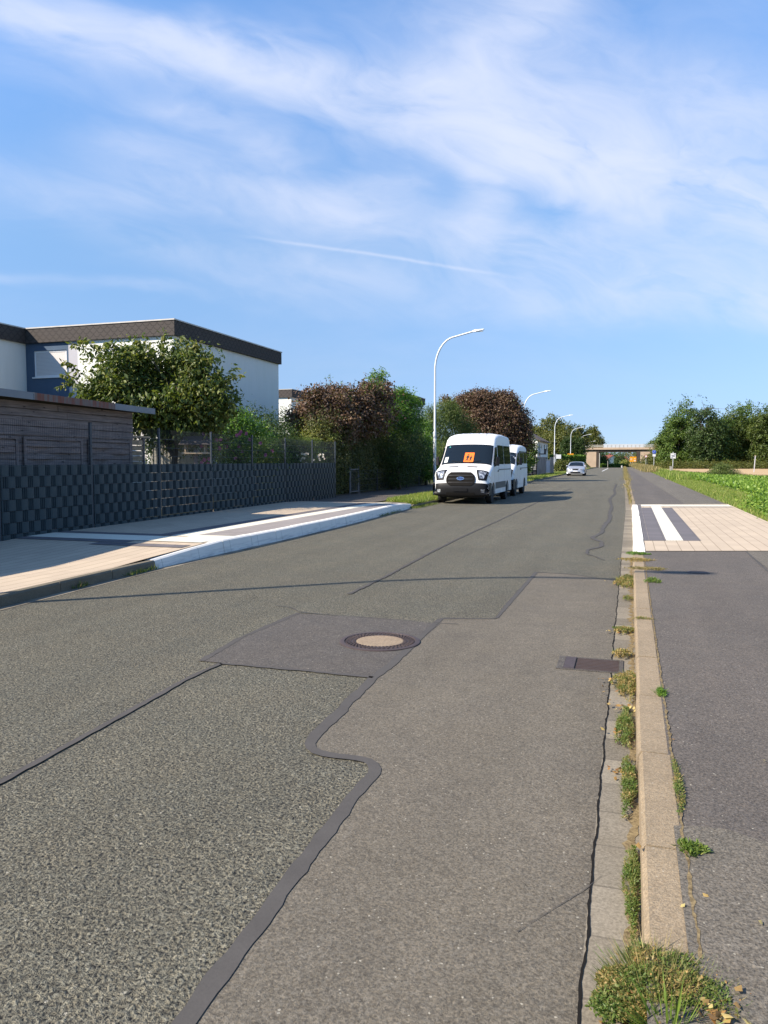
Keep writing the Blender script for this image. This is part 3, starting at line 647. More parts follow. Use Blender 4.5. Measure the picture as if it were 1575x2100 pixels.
# ================================================================== privacy fence
FA = Vector((-10.15, 10.4, 0)); FB = Vector((-10.92, 28.0, 0)); FT = (FB-FA).normalized(); BAY = (FB-FA).length/7; FN = Vector((FT.y, -FT.x, 0))
fence = empty('privacy_fence', (FA.x, FA.y, .15), 'long anthracite mesh fence with woven privacy strips along the left pavement', 'fence')
fence.rotation_euler.z = math.atan2(FT.y, FT.x)
# local frame: x along the fence, -y towards the road
ZT = 1.475; ZB = .0
def fz(z): return z-.15
def make_post(x):
    MB().box(x-.03, x+.03, .012, .052, fz(-.1), fz(2.30)).build('post', 'fpost', fence, bevel=.003)
    MB().box(x-.032, x+.032, .010, .054, fz(2.30), fz(2.315)).build('post_cap', 'black', fence)
def make_bay(x0, mesh_top):
    w = BAY; L = MB(); Dk = MB(); P_ = .305; nrow = 8
    for r in range(nrow):
        zt = ZT-.2*r; zb = zt-.194
        if r == nrow-1: zb = zt-.1
        ph = (r % 2)*P_*.5
        k0 = -1
        while True:
            a = x0+.035+k0*P_+ph; k0 += 1
            b = a+P_*.62
            if a > x0+w-.035: break
            a = max(a, x0+.035); b = min(b, x0+w-.035)
            if b-a < .03: continue
            j = random.uniform(-.002, .002)
            # bowed strip: three facets
            m_ = (b-a)/4; y = (0, -.010+j, -.012+j, -.010+j, 0); i = len(L.v)
            for q in range(5): L.v += [(a+m_*q, y[q], fz(zb)), (a+m_*q, y[q], fz(zt))]
            for q in range(4): L.f.append((i+2*q, i+2*q+2, i+2*q+3, i+2*q+1))
        Dk.box(x0+.032, x0+w-.032, .004, .007, fz(zb), fz(zt))
        xx = x0+.05
        while xx < x0+w-.03:
            Dk.box(xx-.003, xx+.003, -.005, .003, fz(zb), fz(zt)); xx += .05
    Dk.build('strip_backing', 'strip2', fence); L.build('privacy_strip', 'strip', fence)
    R = MB(); z = ZB+.05
    while z < mesh_top+.01: 
        if z > ZT-.1: R.beam((x0, .0, fz(z)), (x0+w, .0, fz(z)), .008, .006)
        z += .2
    xx = x0+.05
    while xx < x0+w-.02: R.beam((xx, .0, fz(ZT-.02)), (xx, .0, fz(mesh_top+.03)), .0026, .0026, (1, 0, 0)); xx += .05
    R.build('mesh_panel', 'fpost', fence)
for b in range(-4, 7): make_bay(b*BAY, 2.24-.0*b)
for b in range(-4, 8): make_post(b*BAY)
# drop the upper wires of the mesh slightly lower to the far end is not needed: level panel tops

# ================================================================== shed
def sh_panel(mb, xa, xb, y, z0, z1, n):
    for k in range(n):
        za = z0+(z1-z0)*k/n; zb = za+(z1-z0)/n*.86; seg = 4
        for s_ in range(2):
            a = xa+(xb-xa)*s_/2; b = xa+(xb-xa)*(s_+1)/2; out = -.035 if (k+s_) % 2 == 0 else .012; i = len(mb.v)
            for q in range(seg+1):
                t = q/seg; yy = y+out*math.sin(math.pi*t)*1.6; mb.v += [(a+(b-a)*t, yy, za), (a+(b-a)*t, yy, zb)]
            for q in range(seg): mb.f.append((i+2*q, i+2*q+2, i+2*q+3, i+2*q+1))
shed = empty('garden_shed', (-10.47, 5.0, .1), 'weathered wooden shed with rust streaked roof trim behind the privacy fence', 'shed')
shed.rotation_euler.z = math.pi/2+.0437
SL = 10.15      # length to the right end (y = 5+..)
# local: x along fence away from the camera, y to the left (garden), z up ; road side = -y
wl = MB(); zz = 1.95
rows = [(1.93, 2.10), (2.105, 2.28), (2.285, 2.42), (2.425, 2.56)]
rr = random.Random(5)
for a, b in rows:
    x = 0
    while x < SL:
        l = rr.uniform(2.2, 3.4); e = min(SL, x+l); j = rr.uniform(0, .01); wl.box(x+.004, e-.004, -.02-j, .02, a, b-.012); x = e
wl.box(0, SL, .021, .05, 0, 2.5)
for z in frange(.1, 1.8, .17): wl.box(0, SL, -.0, .019, z, z+.15)
wl.box(0, .05, .05, 2.4, 0, 2.45); wl.box(SL-.05, SL, .05, 2.4, 0, 2.45)
wl.build('wall', 'oldwood', shed)
lat = [(0.2, 2.0), (2.1, 3.9), (4.0, 5.2), (5.3, 6.45), (6.6, 8.3), (8.5, SL-.12)]
for a, b in lat:
    fr = MB(); fr.box(a, a+.06, -.05, -.022, .1, 1.9).box(b-.06, b, -.05, -.022, .1, 1.9).box(a+.06, b-.06, -.05, -.022, 1.85, 1.9)
    sh_panel(fr, a+.06, b-.06, -.035, .3, 1.84, 13); fr.build('lattice_panel', 'oldwood', shed)
rf = MB(); i = 0
rf.v += [(-.3, -.35, 2.70), (SL+.35, -.35, 2.62), (SL+.35, 2.6, 2.35), (-.3, 2.6, 2.4)]; rf.v += [(a, b, c+.03) for a, b, c in rf.v[:4]]
rf.f += [(0, 1, 2, 3), (4, 5, 6, 7), (0, 1, 5, 4), (1, 2, 6, 5), (2, 3, 7, 6), (3, 0, 4, 7)]; rf.build('roof', 'felt', shed)
RUST0, RUST1 = 0, 0
def trimf(n, o):
    p = n.sep(o); a = n.noise(n.map(o, (5, 5, .6)), 2.4, 4, .7)
    reg = n.m('MULTIPLY', n.m('GREATER_THAN', p[0], 6.5), n.m('LESS_THAN', p[0], 8.95))
    r = n.mix(n.ramp(a, [(.42, 0.), (.6, 1.)]), (.17, .06, .04), (.15, .125, .11))
    return n.mix(reg, n.mix(n.noise(o, 3, 3), (.16, .175, .19), (.22, .235, .25)), r)
M['trim2'] = mat('shed_roof_trim_board', trimf, .7, .3)
for a, b in ((-.3, 4.1), (4.105, 6.48), (6.485, 8.95), (8.955, SL+.36)):
    t_ = MB(); za = 2.74-.08*(a+.3)/(SL+.65); zb = 2.74-.08*(b+.3)/(SL+.65); j = 0 if a != 6.485 else -.006
    i = len(t_.v)
    for x, z in ((a, za), (b, zb)): t_.v += [(x, -.385+j, z-.13), (x, -.36+j, z-.13), (x, -.36+j, z), (x, -.385+j, z)]
    t_.f += [(0, 1, 2, 3), (4, 5, 6, 7)]+[(k, (k+1) % 4, 4+(k+1) % 4, 4+k) for k in range(4)]
    t_.build('roof_trim', 'trim2', shed)
lt = empty('lattice_screen', (-11.15, 15.3, .1), 'short woven wood screen standing at the end of the garden shed', 'wood screen', rz=math.pi/2+.0437)
f_ = MB(); sh_panel(f_, .05, .6, 0, .2, 1.95, 14); f_.build('slats', 'palewood', lt)
MB().box(0, .05, -.03, .03, 0, 2.0).box(.6, .65, -.03, .03, 0, 2.0).build('frame', 'oldwood', lt); MB().box(-.05, .85, -.06, .06, 2.0, 2.04).build('top_board', 'palewood', lt)

# ================================================================== houses
def wallgrid(mb, u0, u1, z0, z1, holes, put):
    us = sorted({u0, u1, *[h[0] for h in holes], *[h[1] for h in holes]}); zs = sorted({z0, z1, *[h[2] for h in holes], *[h[3] for h in holes]})
    for a, b in zip(us[:-1], us[1:]):
        for c, d in zip(zs[:-1], zs[1:]):
            if any(h[0] <= a and b <= h[1] and h[2] <= c and d <= h[3] for h in holes): continue
            put(a, b, c, d)
def shutter_window(house, x0, x1, y, z0, z1, drop=1.):
    f = MB(); f.box(x0, x0+.07, y+.04, y+.10, z0, z1).box(x1-.07, x1, y+.04, y+.10, z0, z1).box(x0+.07, x1-.07, y+.04, y+.10, z0, z0+.07).box(x0+.07, x1-.07, y+.04, y+.10, z1-.07, z1)
    w = f.build('window', 'wframe', house)
    s_ = MB(); z = z0+.075
    while z < z1-.08: s_.box(x0+.071, x1-.071, y+.055, y+.08, z, z+.05); z += .055
    s_.box(x0+.071, x1-.071, y+.081, y+.09, z0+.07, z1-.07); s_.build('roller_shutter', 'shutter', w)
    MB().box(x0-.06, x1+.06, y-.06, y+.039, z0-.05, z0-.002).build('sill', 'wframe', w)
def fascia(house, pts, z0, z1, closed=True):
    """dark shingle band standing 0.1 proud round the block"""
    mb = MB(); cp = MB(); (x0, y0), (x1, y1) = pts; o_ = .12
    for (a, b, c, d) in ((x0-o_, x1+o_, y0-o_, y0-.002), (x0-o_, x1+o_, y1+.002, y1+o_), (x0-o_, x0-.002, y0-.001, y1+.001), (x1+.002, x1+o_, y0-.001, y1+.001)): mb.box(a, b, c, d, z0, z1)
    mb.build('fascia', 'shingle', house)
    cp.box(x0-o_-.03, x1+o_+.03, y0-o_-.03, y1+o_+.03, z1, z1+.05); cp.build('roof', 'cap', house)
h1 = empty('flat_roof_house', (0, 0, 0), 'big white flat roofed house with dark shingle band behind the shed and the tree', 'house')
HX0, HX1, HY0, HY1 = -24.15, -17.05, 26.4, 35.8
wb = MB(); bl = MB(); pg = MB()
holes = [(-23.75, -22.1, 5.02, 6.10), (-20.1, -18.1, 4.85, 6.10), (-21.4, -18.3, 1.2, 3.2)]
def putf(a, b, c, d):
    m_ = bl if b <= -22.0 else (pg if b <= -21.55 else wb); m_.box(a, b, HY0, HY0+.3, c, d)
wallgrid(None, HX0, HX1, .1, 6.42, holes+[(-22.0, -22.0, .1, .1), (-21.55, -21.55, .1, .1)], putf)
wb.box(HX1-.3, HX1, HY0+.3, HY1, .1, 6.42); wb.box(HX0, HX1-.3, HY1-.3, HY1, .1, 6.42)
wb.build('wall', 'render', h1); bl.build('blue_wall', 'blue', h1); pg.build('sunlit_wall_strip', 'pale', h1)  # paler strip: sunlight on the blue paint, put into the wall colour
shutter_window(h1, -23.75, -22.1, HY0, 5.02, 6.10); shutter_window(h1, -20.1, -18.1, HY0, 4.85, 6.10); shutter_window(h1, -21.4, -18.3, HY0, 1.2, 3.2)
fascia(h1, ((HX0+.125, HY0), (HX1, HY1)), 6.42, 7.0)
v_ = MB(); v_.lathe([(.09, 7.05), (.09, 7.32), (.13, 7.33), (.13, 7.4), (.08, 7.41)], (-22.7, 30.5, 0), n=14); v_.build('vent_pipe', 'black', h1, True)
w1 = empty('flat_roof_house', (0, 0, 0), 'white flat roofed neighbouring house cut by the left edge, in shade', 'house')
MB().box(-32, -24.16, 9, 26.3, .1, 6.42).box(-32, -24.16, 26.3, 35, .1, 6.42).build('wall', 'render', w1)
fascia(w1, ((-32, 9), (-24.16, 26.27)), 6.42, 7.0)
shutter_window(w1, -30, -27, 8.85, 3.6, 4.9)
h2 = empty('flat_roof_house', (0, 0, 0), 'distant white flat roofed house in two staggered blocks behind the purple bush', 'house')
wb = MB()
wallgrid(None, -33, -24.9, .1, 6.42, [(-32, -30, 4.9, 6.1), (-27.7, -25.9, 4.9, 6.0)], lambda a, b, c, d: wb.box(a, b, 54.5, 54.8, c, d)); wb.box(-25.2, -24.9, 54.8, 63, .1, 6.42); wb.box(-33, -25.2, 62.7, 63, .1, 6.42)
wallgrid(None, -24.89, -17.5, .1, 6.42, [(-22.5, -20.5, 4.9, 6.1)], lambda a, b, c, d: wb.box(a, b, 58.4, 58.7, c, d)); wb.box(-17.8, -17.5, 58.7, 66.2, .1, 6.42); wb.box(-24.89, -17.8, 65.9, 66.2, .1, 6.42)
wb.build('wall', 'render', h2)
shutter_window(h2, -32, -30, 54.5, 4.9, 6.1); shutter_window(h2, -27.7, -25.9, 54.5, 4.9, 6.0); shutter_window(h2, -22.5, -20.5, 58.4, 4.9, 6.1)
fascia(h2, ((-33, 54.5), (-24.9, 63)), 6.42, 7.0); fascia(h2, ((-24.65, 58.4), (-17.5, 66.2)), 6.44, 6.98)

def gable_house(name, cx, cy, wx, wy, zb, ze, zrg, label, roofm, wallm='render', axis='y', chim=True, win=True, rz=0):
    t = empty(name, (cx, cy, zb), label, 'house', rz=rz)
    he, hr = ze-zb, zrg-zb; x0, x1, y0, y1 = -wx/2, wx/2, -wy/2, wy/2
    mb = MB()
    mb.v += [(x0, y0, 0), (x1, y0, 0), (x1, y1, 0), (x0, y1, 0), (x0, y0, he), (x1, y0, he), (x1, y1, he), (x0, y1, he), (0, y0, hr), (0, y1, hr)]
    mb.f += [(0, 1, 5, 8, 4), (3, 2, 6, 9, 7), (1, 2, 6, 5), (0, 3, 7, 4)]
    mb.build('wall', wallm, t)
    r = MB(); sl = (hr-he)/(wx/2); ov = .5
    for sg in (-1, 1):
        e = (sg*(wx/2+ov), he-sl*ov+.03); top = (sg*.001, hr+.05)
        i = len(r.v)
        for yy in (y0-ov, y1+ov): r.v += [(e[0], yy, e[1]), (top[0], yy, top[1]), (top[0], yy, top[1]+.15), (e[0], yy, e[1]+.15)]
        r.f += [(i, i+1, i+2, i+3), (i+4, i+5, i+6, i+7)]+[(i+k, i+(k+1) % 4, i+4+(k+1) % 4, i+4+k) for k in range(4)]
    ro = r.build('roof', roofm, t)
    if chim: MB().box(-.1, .6, -wy*.18, -wy*.18+.8, hr-.6, hr+.9).build('chimney', roofm, ro)
    if win:
        for k in range(4):
            yy = y0+wy*(k+.5)/4
            for z in ([.9, 3.2] if he > 4.6 else [.9]):
                MB().box(x1+.002, x1+.05, yy-.6, yy+.6, z, z+1.3).build('window', 'wframe', t); MB().box(x1+.052, x1+.06, yy-.5, yy+.5, z+.1, z+1.2).build('pane', 'glass', t)
        for k in (-1, 1):
            MB().box(k*wx*.22-.6, k*wx*.22+.6, y0-.05, y0-.002, .9, 2.2).build('window', 'wframe', t); MB().box(k*wx*.22-.5, k*wx*.22+.5, y0-.06, y0-.052, 1, 2.1).build('pane', 'glass', t)
    return t
hg = gable_house('gable_house', -19.6, 140.5, 9.2, 17, .1, 5.1, 7.6, 'white two storey house with brown tiled gable roof beyond the purple tree', 'brownroof')
MB().box(4.65, 5.6, -6.5, -4.0, 2.55, 2.7).box(5.5, 5.6, -6.5, -4.0, 2.7, 3.5).build('balcony', 'darkwood', hg)
for (px, D, wx, wy, ze, zg, rz, lb) in ((1246, 345, 11, 9, .6, 3.9, .5, 'white village house with red hipped roof seen under the bridge, left one'), (1259, 352, 9, 12, .3, 3.3, -.9, 'white village house with steep red roof seen under the bridge, right one')):
    x, y = PW(px, D); gable_house('village_house', x, y, wx, wy, -2.3, ze, zg, lb, 'redroof', rz=rz)['group'] = 'red roofed village houses'

# ================================================================== bridge
br = empty('road_bridge', (0, 0, 0), 'concrete road bridge crossing above the far end of the road', 'bridge')
BY = 291.
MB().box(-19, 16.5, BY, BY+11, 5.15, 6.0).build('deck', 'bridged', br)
MB().box(-19, 16.5, BY-.35, BY-.01, 5.6, 6.35).box(-19, 16.5, BY+11.01, BY+11.4, 5.6, 6.35).build('edge_beam', 'bridge', br)
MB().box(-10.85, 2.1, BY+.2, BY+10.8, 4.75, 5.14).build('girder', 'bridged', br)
ab = MB()
ab.box(-19, -11.9, BY+.3, BY+1.2, -3, 5.14).build('wing_wall', 'bridge', br); MB().box(3.1, 16.5, BY+.3, BY+1.2, -3, 5.14).build('wing_wall', 'bridge', br)
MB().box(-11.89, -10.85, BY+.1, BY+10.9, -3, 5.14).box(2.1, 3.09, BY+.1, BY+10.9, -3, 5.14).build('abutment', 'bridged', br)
MB().box(-9.5, 4.6, BY-.2, BY-.12, 6.36, 7.55).build('noise_barrier', 'barrier', br)
bp = MB()
for k in range(11): bp.box(-9.45+k*1.38, -9.37+k*1.38, BY-.28, BY-.205, 6.36, 7.3)
bp.build('barrier_post', 'rail', br)
rl = MB()
for x0_, x1_ in ((-26, -9.55), (4.65, 22)):
    rl.box(x0_, x1_, BY-.25, BY-.18, 7.1, 7.3).box(x0_, x1_, BY-.25, BY-.18, 6.62, 6.9)
    for k in frange(x0_, x1_, 2.0): rl.box(k, k+.1, BY-.17, BY-.1, 6.2, 7.6)
rl.build('guard_rail', 'rail', br)
gf = MB(); rg_ = random.Random(3)
for k in range(10):
    x = 3.2+k*.62; z = .2+k*.3; gf.beam((x, BY+.295, z), (x+.5, BY+.295, z+.9), .05, .28, (0, 1, 0)); gf.beam((x+.1, BY+.292, z+.9), (x+.6, BY+.292, z+.2), .05, .22, (0, 1, 0))
gf.build('graffiti', 'signw', br)
# embankments carrying the crossing road
def emb(name, x0, x1, s):
    n = 14; v = []; f = []
    for i in range(n+1):
        x = x0+(x1-x0)*i/n; t = min(1, abs(x-x0)/9)
        for (yy, zz_) in ((BY-14*t-.5, -2.4), (BY-.6, -2.4+8.3*t), (BY+12, -2.4+8.3*t), (BY+26, -2.4)): v.append((x, yy, zz_+.15*math.sin(i*1.7+yy)))
    for i in range(n):
        for k in range(3): a = i*4+k; f.append((a, a+1, a+5, a+4))
    me = bpy.data.meshes.new(name); me.from_pydata(v, [], f); o = link(name, me, 'ground'); o['kind'] = 'structure'
emb('left_embankment', -12, -120, 1); emb('right_embankment', 5, 140, 1)

# ================================================================== vehicles
class Body:
    """vehicle shell: side silhouette swept across the width with rounded shoulders and leaning sides; front faces -y"""
    def __init__(s, prof, half, zt, lean, st):
        s.p = [Vector((a, b)) for a, b, k in prof]; s.k = [k for a, b, k in prof]; s.w = half; s.zt = zt; s.lean = lean; s.st = st
        n = len(s.p); s.n = []
        for i in range(n):
            t = (s.p[(i+1) % n]-s.p[i-1]).normalized(); s.n.append(Vector((t.y, -t.x)))   # inward for clockwise order set below
        # make inward
        c = sum(s.p, Vector((0, 0)))/n; area = sum(s.p[i].x*s.p[(i+1) % n].y-s.p[(i+1) % n].x*s.p[i].y for i in range(n))
        sg = -1 if area > 0 else 1; s.n = [q*sg for q in s.n]
    def tum(s, v):
        z = v[2]; t = max(0, z-s.zt); return (v[0]*(1-s.lean*t), v[1], v[2])
    def inset(s, fx):
        a = [q[0] for q in s.st]; b = [q[1] for q in s.st]; return float(np.interp(abs(fx), a, b))
    def F(s, i, fx, off=0):
        i0 = int(math.floor(i)); t = i-i0; i1 = min(i0+1, len(s.p)-1)
        p = s.p[i0].lerp(s.p[i1], t); nn = s.n[i0].lerp(s.n[i1], t).normalized(); k = s.k[i0]*(1-t)+s.k[i1]*t
        q = p+nn*(s.inset(fx)*k-off); return s.tum((fx*s.w+(off if fx > .97 else 0), q.x, q.y))
    def shell(s, name, m, parent, cuts):
        v = []; f = []; n = len(s.p); st = sorted({-q[0] for q in s.st}|{q[0] for q in s.st})
        for fx in st:
            d = s.inset(fx)
            for i in range(n): q = s.p[i]+s.n[i]*d*s.k[i]; v.append((fx*s.w, q.x, q.y))
        for a in range(len(st)-1):
            for i in range(n): f.append((a*n+i, a*n+(i+1) % n, (a+1)*n+(i+1) % n, (a+1)*n+i))
        f.append(tuple(range(n))); f.append(tuple((len(st)-1)*n+i for i in range(n)))
        me = bpy.data.meshes.new(name); me.from_pydata(v, [], f); s.finish(me, cuts, 30); return link(name, me, m, parent)
    def finish(s, me, cuts, ang):
        bm = bmesh.new(); bm.from_mesh(me); bmesh.ops.recalc_face_normals(bm, faces=bm.faces)
        bmesh.ops.triangulate(bm, faces=[f for f in bm.faces if len(f.verts) > 4])
        for z in cuts: bmesh.ops.bisect_plane(bm, geom=bm.verts[:]+bm.edges[:]+bm.faces[:], plane_co=(0, 0, z), plane_no=(0, 0, 1))
        for vv in bm.verts: vv.co = Vector(s.tum(vv.co))
        for ff in bm.faces: ff.smooth = True
        bm.to_mesh(me); bm.free(); me.set_sharp_from_angle(angle=math.radians(ang))
    def patch(s, name, i0, i1, xl, xr, m, parent, off=.006, ni=8, nx=14):
        v = []; f = []
        for a in range(ni+1):
            t = a/ni; i = i0+(i1-i0)*t; l, r = (xl(t) if callable(xl) else xl), (xr(t) if callable(xr) else xr)
            for b in range(nx+1): v.append(s.F(i, l+(r-l)*b/nx, off))
        w = nx+1
        for a in range(ni):
            for b in range(nx): f.append((a*w+b, a*w+b+1, (a+1)*w+b+1, (a+1)*w+b))
        me = bpy.data.meshes.new(name); me.from_pydata(v, [], f)
        for p in me.polygons: p.use_smooth = True
        return link(name, me, m, parent)
    def side(s, name, poly, m, parent, off=.006, sides=(-1, 1), cuts=()):
        for sg in sides:
            v = [(sg*(s.w+off), y, z) for y, z in poly]; me = bpy.data.meshes.new(name); me.from_pydata(v, [], [tuple(range(len(v)))])
            s.finish(me, cuts, 60); link(name, me, m, parent)
def rpoly(y0, y1, z0, z1, r=.06, sl=0):
    out = []
    for cx, cz, a0 in ((y1-r, z1-r, 0), (y0+r, z1-r, 90), (y0+r, z0+r, 180), (y1-r, z0+r, 270)):
        for k in range(4):
            a = math.radians(a0+30*k); z = cz+r*math.sin(a); out.append((cx+r*math.cos(a)+sl*(z-z0), z))
    return out
def arch(cy, r, z0, n=9):
    return [(cy+r*math.cos(math.pi*k/n), max(z0, .34+r*math.sin(math.pi*k/n)), 0) for k in range(n+1)]
def wheel(parent, x, y, r, sg, rim='chrome', wdt=.21):
    t = MB().lathe([(r*.62, -wdt/2), (r*.93, -wdt/2), (r, -wdt/2+.03), (r, wdt/2-.03), (r*.93, wdt/2), (r*.62, wdt/2)], (x, y, r), 'x', 28).build('wheel', 'rubber', parent, True)
    m_ = MB(); m_.lathe([(r*.6, sg*wdt*.30), (r*.64, sg*wdt*.46), (r*.58, sg*wdt*.44), (r*.55, sg*wdt*.3)], (x, y, r), 'x', 24)
    for k in range(7):
        a = 2*math.pi*k/7; m_.beam((x+sg*wdt*.42, y+math.cos(a)*r*.1, r+math.sin(a)*r*.1), (x+sg*wdt*.38, y+math.cos(a)*r*.58, r+math.sin(a)*r*.58), .05, .02, (1, 0, 0))
    m_.lathe([(r*.15, sg*wdt*.38), (r*.15, sg*wdt*.47), (r*.02, sg*wdt*.48)], (x, y, r), 'x', 14); m_.build('rim', rim, t)
def arch_liner(parent, cy, r, half, zc=.34):
    mb = MB(); n = 12
    for k in range(n):
        a, b = math.pi*k/n, math.pi*(k+1)/n; mb.poly([(-half, cy+r*math.cos(a), zc+r*math.sin(a)), (half, cy+r*math.cos(a), zc+r*math.sin(a)), (half, cy+r*math.cos(b), zc+r*math.sin(b)), (-half, cy+r*math.cos(b), zc+r*math.sin(b))])
    mb.box(-half+.02, -half+.35, cy-r+.01, cy+r-.01, zc-.02, zc+.0).build('wheel_arch', 'black', parent)

ST_V = [(0, 0), (.3, .008), (.55, .03), (.72, .06), (.84, .11), (.92, .17), (.97, .25), (1.0, .36)]
def van(label, x, y, rz, H, L, wb, front_w, texty=True, hood=True, rail=False):
    t = empty('white_van', (x, y, 0), label, 'van', rz=rz)
    r = .345; fw, rw = .98, .98+wb; s = H-2.58
    prof = [(.14, .27, .2), (.03, .31, .5), (-.01, .42, .9), (-.03, .58, 1), (-.01, .72, 1), (.02, .80, 1), (.05, .95, 1), (.09, 1.08, .95), (.17, 1.18, .7), (.38, 1.27, .45), (.66, 1.35, .4), (.92, 1.43, .45),
            (1.05, 1.55, .5), (1.28, 1.78, .5), (1.50, 2.00+s*.6, .5), (1.62, 2.13+s*.7, .5), (1.74, 2.28+s*.8, .48), (1.92, 2.42+s*.9, .42), (2.2, 2.50+s, .36), (2.8, 2.57+s, .32), (3.8, 2.58+s, .32), (L-.35, 2.54+s, .34), (L-.12, 2.47+s, .5), (L-.03, 2.28+s, .5), (L, 1.4, .4), (L, .62, .4), (L-.03, .45, .3)]
    bot = [(L-.1, .36, 0)]+[(a, b, 0) for a, b, k in arch(rw, .43, .34)]+[(a, b, 0) for a, b, k in arch(fw, .43, .34)]
    P = prof+[(a, b, k) for a, b, k in bot if True]
    B = Body(P, 1.02*front_w, 1.2, .072, ST_V)
    B.shell('body', 'white_paint', t, [.5, .75, 1.0, 1.15, 1.3, 1.45, 1.6, 1.75, 1.9, 2.05, 2.2, 2.35])
    cuts = [1.15, 1.3, 1.45, 1.6, 1.75, 1.9, 2.05, 2.2]
    MB().box(-.8, .8, .3, L-.2, .22, .34).build('underbody', 'black', t)
    for w_ in (fw, rw): arch_liner(t, w_, .425, .93)
    for w_ in (fw, rw):
        for sg in (-1, 1): wheel(t, sg*.88*front_w, w_, r, sg)
    # front: bumper, grille, lamps
    B.patch('bumper', 0.1, 4.6, lambda q: -.985, lambda q: .985, 'black', t, .012, 10, 26)
    gw = lambda q: .36+.16*math.sin(math.pi*min(1, q*1.0))**.6 if 0 < q < 1 else .36
    B.patch('grille', 3.6, 7.4, lambda q: -gw(q), gw, 'crack', t, .03, 14, 14)
    B.patch('grille_frame', 7.2, 7.5, -.38, .38, 'black', t, .036, 2, 12)
    for q in (4.6, 5.5, 6.4):
        B.patch('grille_bar', q, q+.28, -.44, .44, 'black', t, .042, 2, 12)
    B.side('bumper_corner', [(.12, .30), (fw-.45, .34), (fw-.44, .50), (fw-.40, .62), (fw-.36, .74), (.16, .78), (.06, .6)], 'black', t, .008)
    B.patch('number_plate', 2.3, 3.1, -.25, .25, 'black', t, .035, 2, 4)
    B.patch('air_intake', .9, 2.0, -.5, .5, 'crack', t, .02, 3, 8)
    for sg in (-1, 1):
        lo = lambda q, sg=sg: sg*(.62-.10*q); hi = lambda q, sg=sg: sg*(.90+.055*q)
        B.patch('headlight', 5.5, 8.6, (lo if sg > 0 else hi), (hi if sg > 0 else lo), 'black', t, .014, 8, 8)
        l2 = lambda q, sg=sg: sg*(.66-.06*q); h2_ = lambda q, sg=sg: sg*(.80+.09*q)
        B.patch('headlight_lens', 5.9, 8.2, (l2 if sg > 0 else h2_), (h2_ if sg > 0 else l2), 'lampglass', t, .022, 6, 6)
        B.patch('fog_light', 1.9, 2.7, min(sg*.72, sg*.84), max(sg*.72, sg*.84), 'lampglass', t, .02, 2, 4)
    B.patch('badge', 5.35, 6.15, lambda q: -.13*math.sqrt(max(0, 1-(2*q-1)**2))-.001, lambda q: .13*math.sqrt(max(0, 1-(2*q-1)**2))+.001, 'chrome', t, .052, 10, 6)
    bd_ = B.patch('badge', 5.42, 6.08, lambda q: -.115*math.sqrt(max(0, 1-(2*q-1)**2))-.001, lambda q: .115*math.sqrt(max(0, 1-(2*q-1)**2))+.001, 'bluebadge', t, .056, 10, 6)
    if texty:
        cu = bpy.data.curves.new('lettering', 'FONT'); cu.body = 'Ford'; cu.size = .115; cu.shear = .3; cu.align_x = 'CENTER'; cu.align_y = 'CENTER'; cu.extrude = .002
        c_ = B.F(5.75, 0, .06); tmp = bpy.data.objects.new('tmp', cu); C.objects.link(tmp); bpy.context.view_layer.update()
        me = bpy.data.meshes.new_from_object(tmp.evaluated_get(bpy.context.evaluated_depsgraph_get())); bpy.data.objects.remove(tmp)
        lo_ = link('lettering', me, 'chrome', bd_); lo_.location = c_; lo_.rotation_euler = (math.pi/2, 0, 0)
    for a, b in ((-.55, -.2), (.12, .5)): B.patch('hood_vent', 9.6, 10.0, a, b, 'black', t, .006, 1, 4)
    B.patch('windscreen_surround', 11.15, 15.05, -.935, .935, 'black', t, .006, 8, 20)
    B.patch('windscreen', 11.35, 14.9, -.90, .90, 'glass', t, .012, 8, 20)
    for sg in (-1, 1):    # wipers
        a = B.F(11.3, sg*.1, .02); b = B.F(12.0, sg*.55, .02); MB().beam(a, b, .02, .015).build('wiper', 'black', t)
    # side glass
    B.side('front_window', [(1.12, 1.33), (1.98, 1.38), (1.98, 2.05+s*.5), (1.62, 2.03+s*.5), (1.2, 1.6)], 'glass', t, .006, cuts=cuts)
    B.side('side_window', rpoly(2.12, 3.45, 1.42, 2.12+s*.5), 'glass', t, .006, cuts=cuts)
    B.side('side_window', rpoly(3.55, L-.25, 1.42, 2.12+s*.5), 'glass', t, .006, cuts=cuts)
    B.side('side_moulding', [(fw+.45, .52), (rw-.45, .52), (rw-.45, .76), (fw+.45, .76)], 'fpost' if not rail else 'white_paint', t, .012, cuts=[])
    for yy in (1.15, 2.05, 3.5): B.side('door_gap', [(yy, .5), (yy+.012, .5), (yy+.012, 2.2+s*.5), (yy, 2.2+s*.5)], 'black', t, .003, cuts=cuts)
    B.side('door_rail', [(2.1, 1.20), (L-.2, 1.20), (L-.2, 1.235), (2.1, 1.235)], 'fpost', t, .004, cuts=[1.15])
    for sg in (-1, 1):
        MB().box(min(sg*1.03, sg*1.06), max(sg*1.03, sg*1.06), 1.85, 2.0, 1.15, 1.19).build('door_handle', 'black', t)
        mr = MB(); mr.v += [(sg*1.06, 1.12, 1.38), (sg*1.20, 1.16, 1.36), (sg*1.21, 1.2, 1.68), (sg*1.08, 1.14, 1.72), (sg*1.05, 1.26, 1.38), (sg*1.18, 1.28, 1.36), (sg*1.19, 1.28, 1.66), (sg*1.07, 1.26, 1.70)]
        mr.f += [(0, 1, 2, 3), (4, 5, 6, 7)]+[(k, (k+1) % 4, 4+(k+1) % 4, 4+k) for k in range(4)]; mr.box(min(sg*.96, sg*1.1), max(sg*.96, sg*1.1), 1.2, 1.28, 1.42, 1.5); mr.build('mirror', 'black', t, bevel=.03)
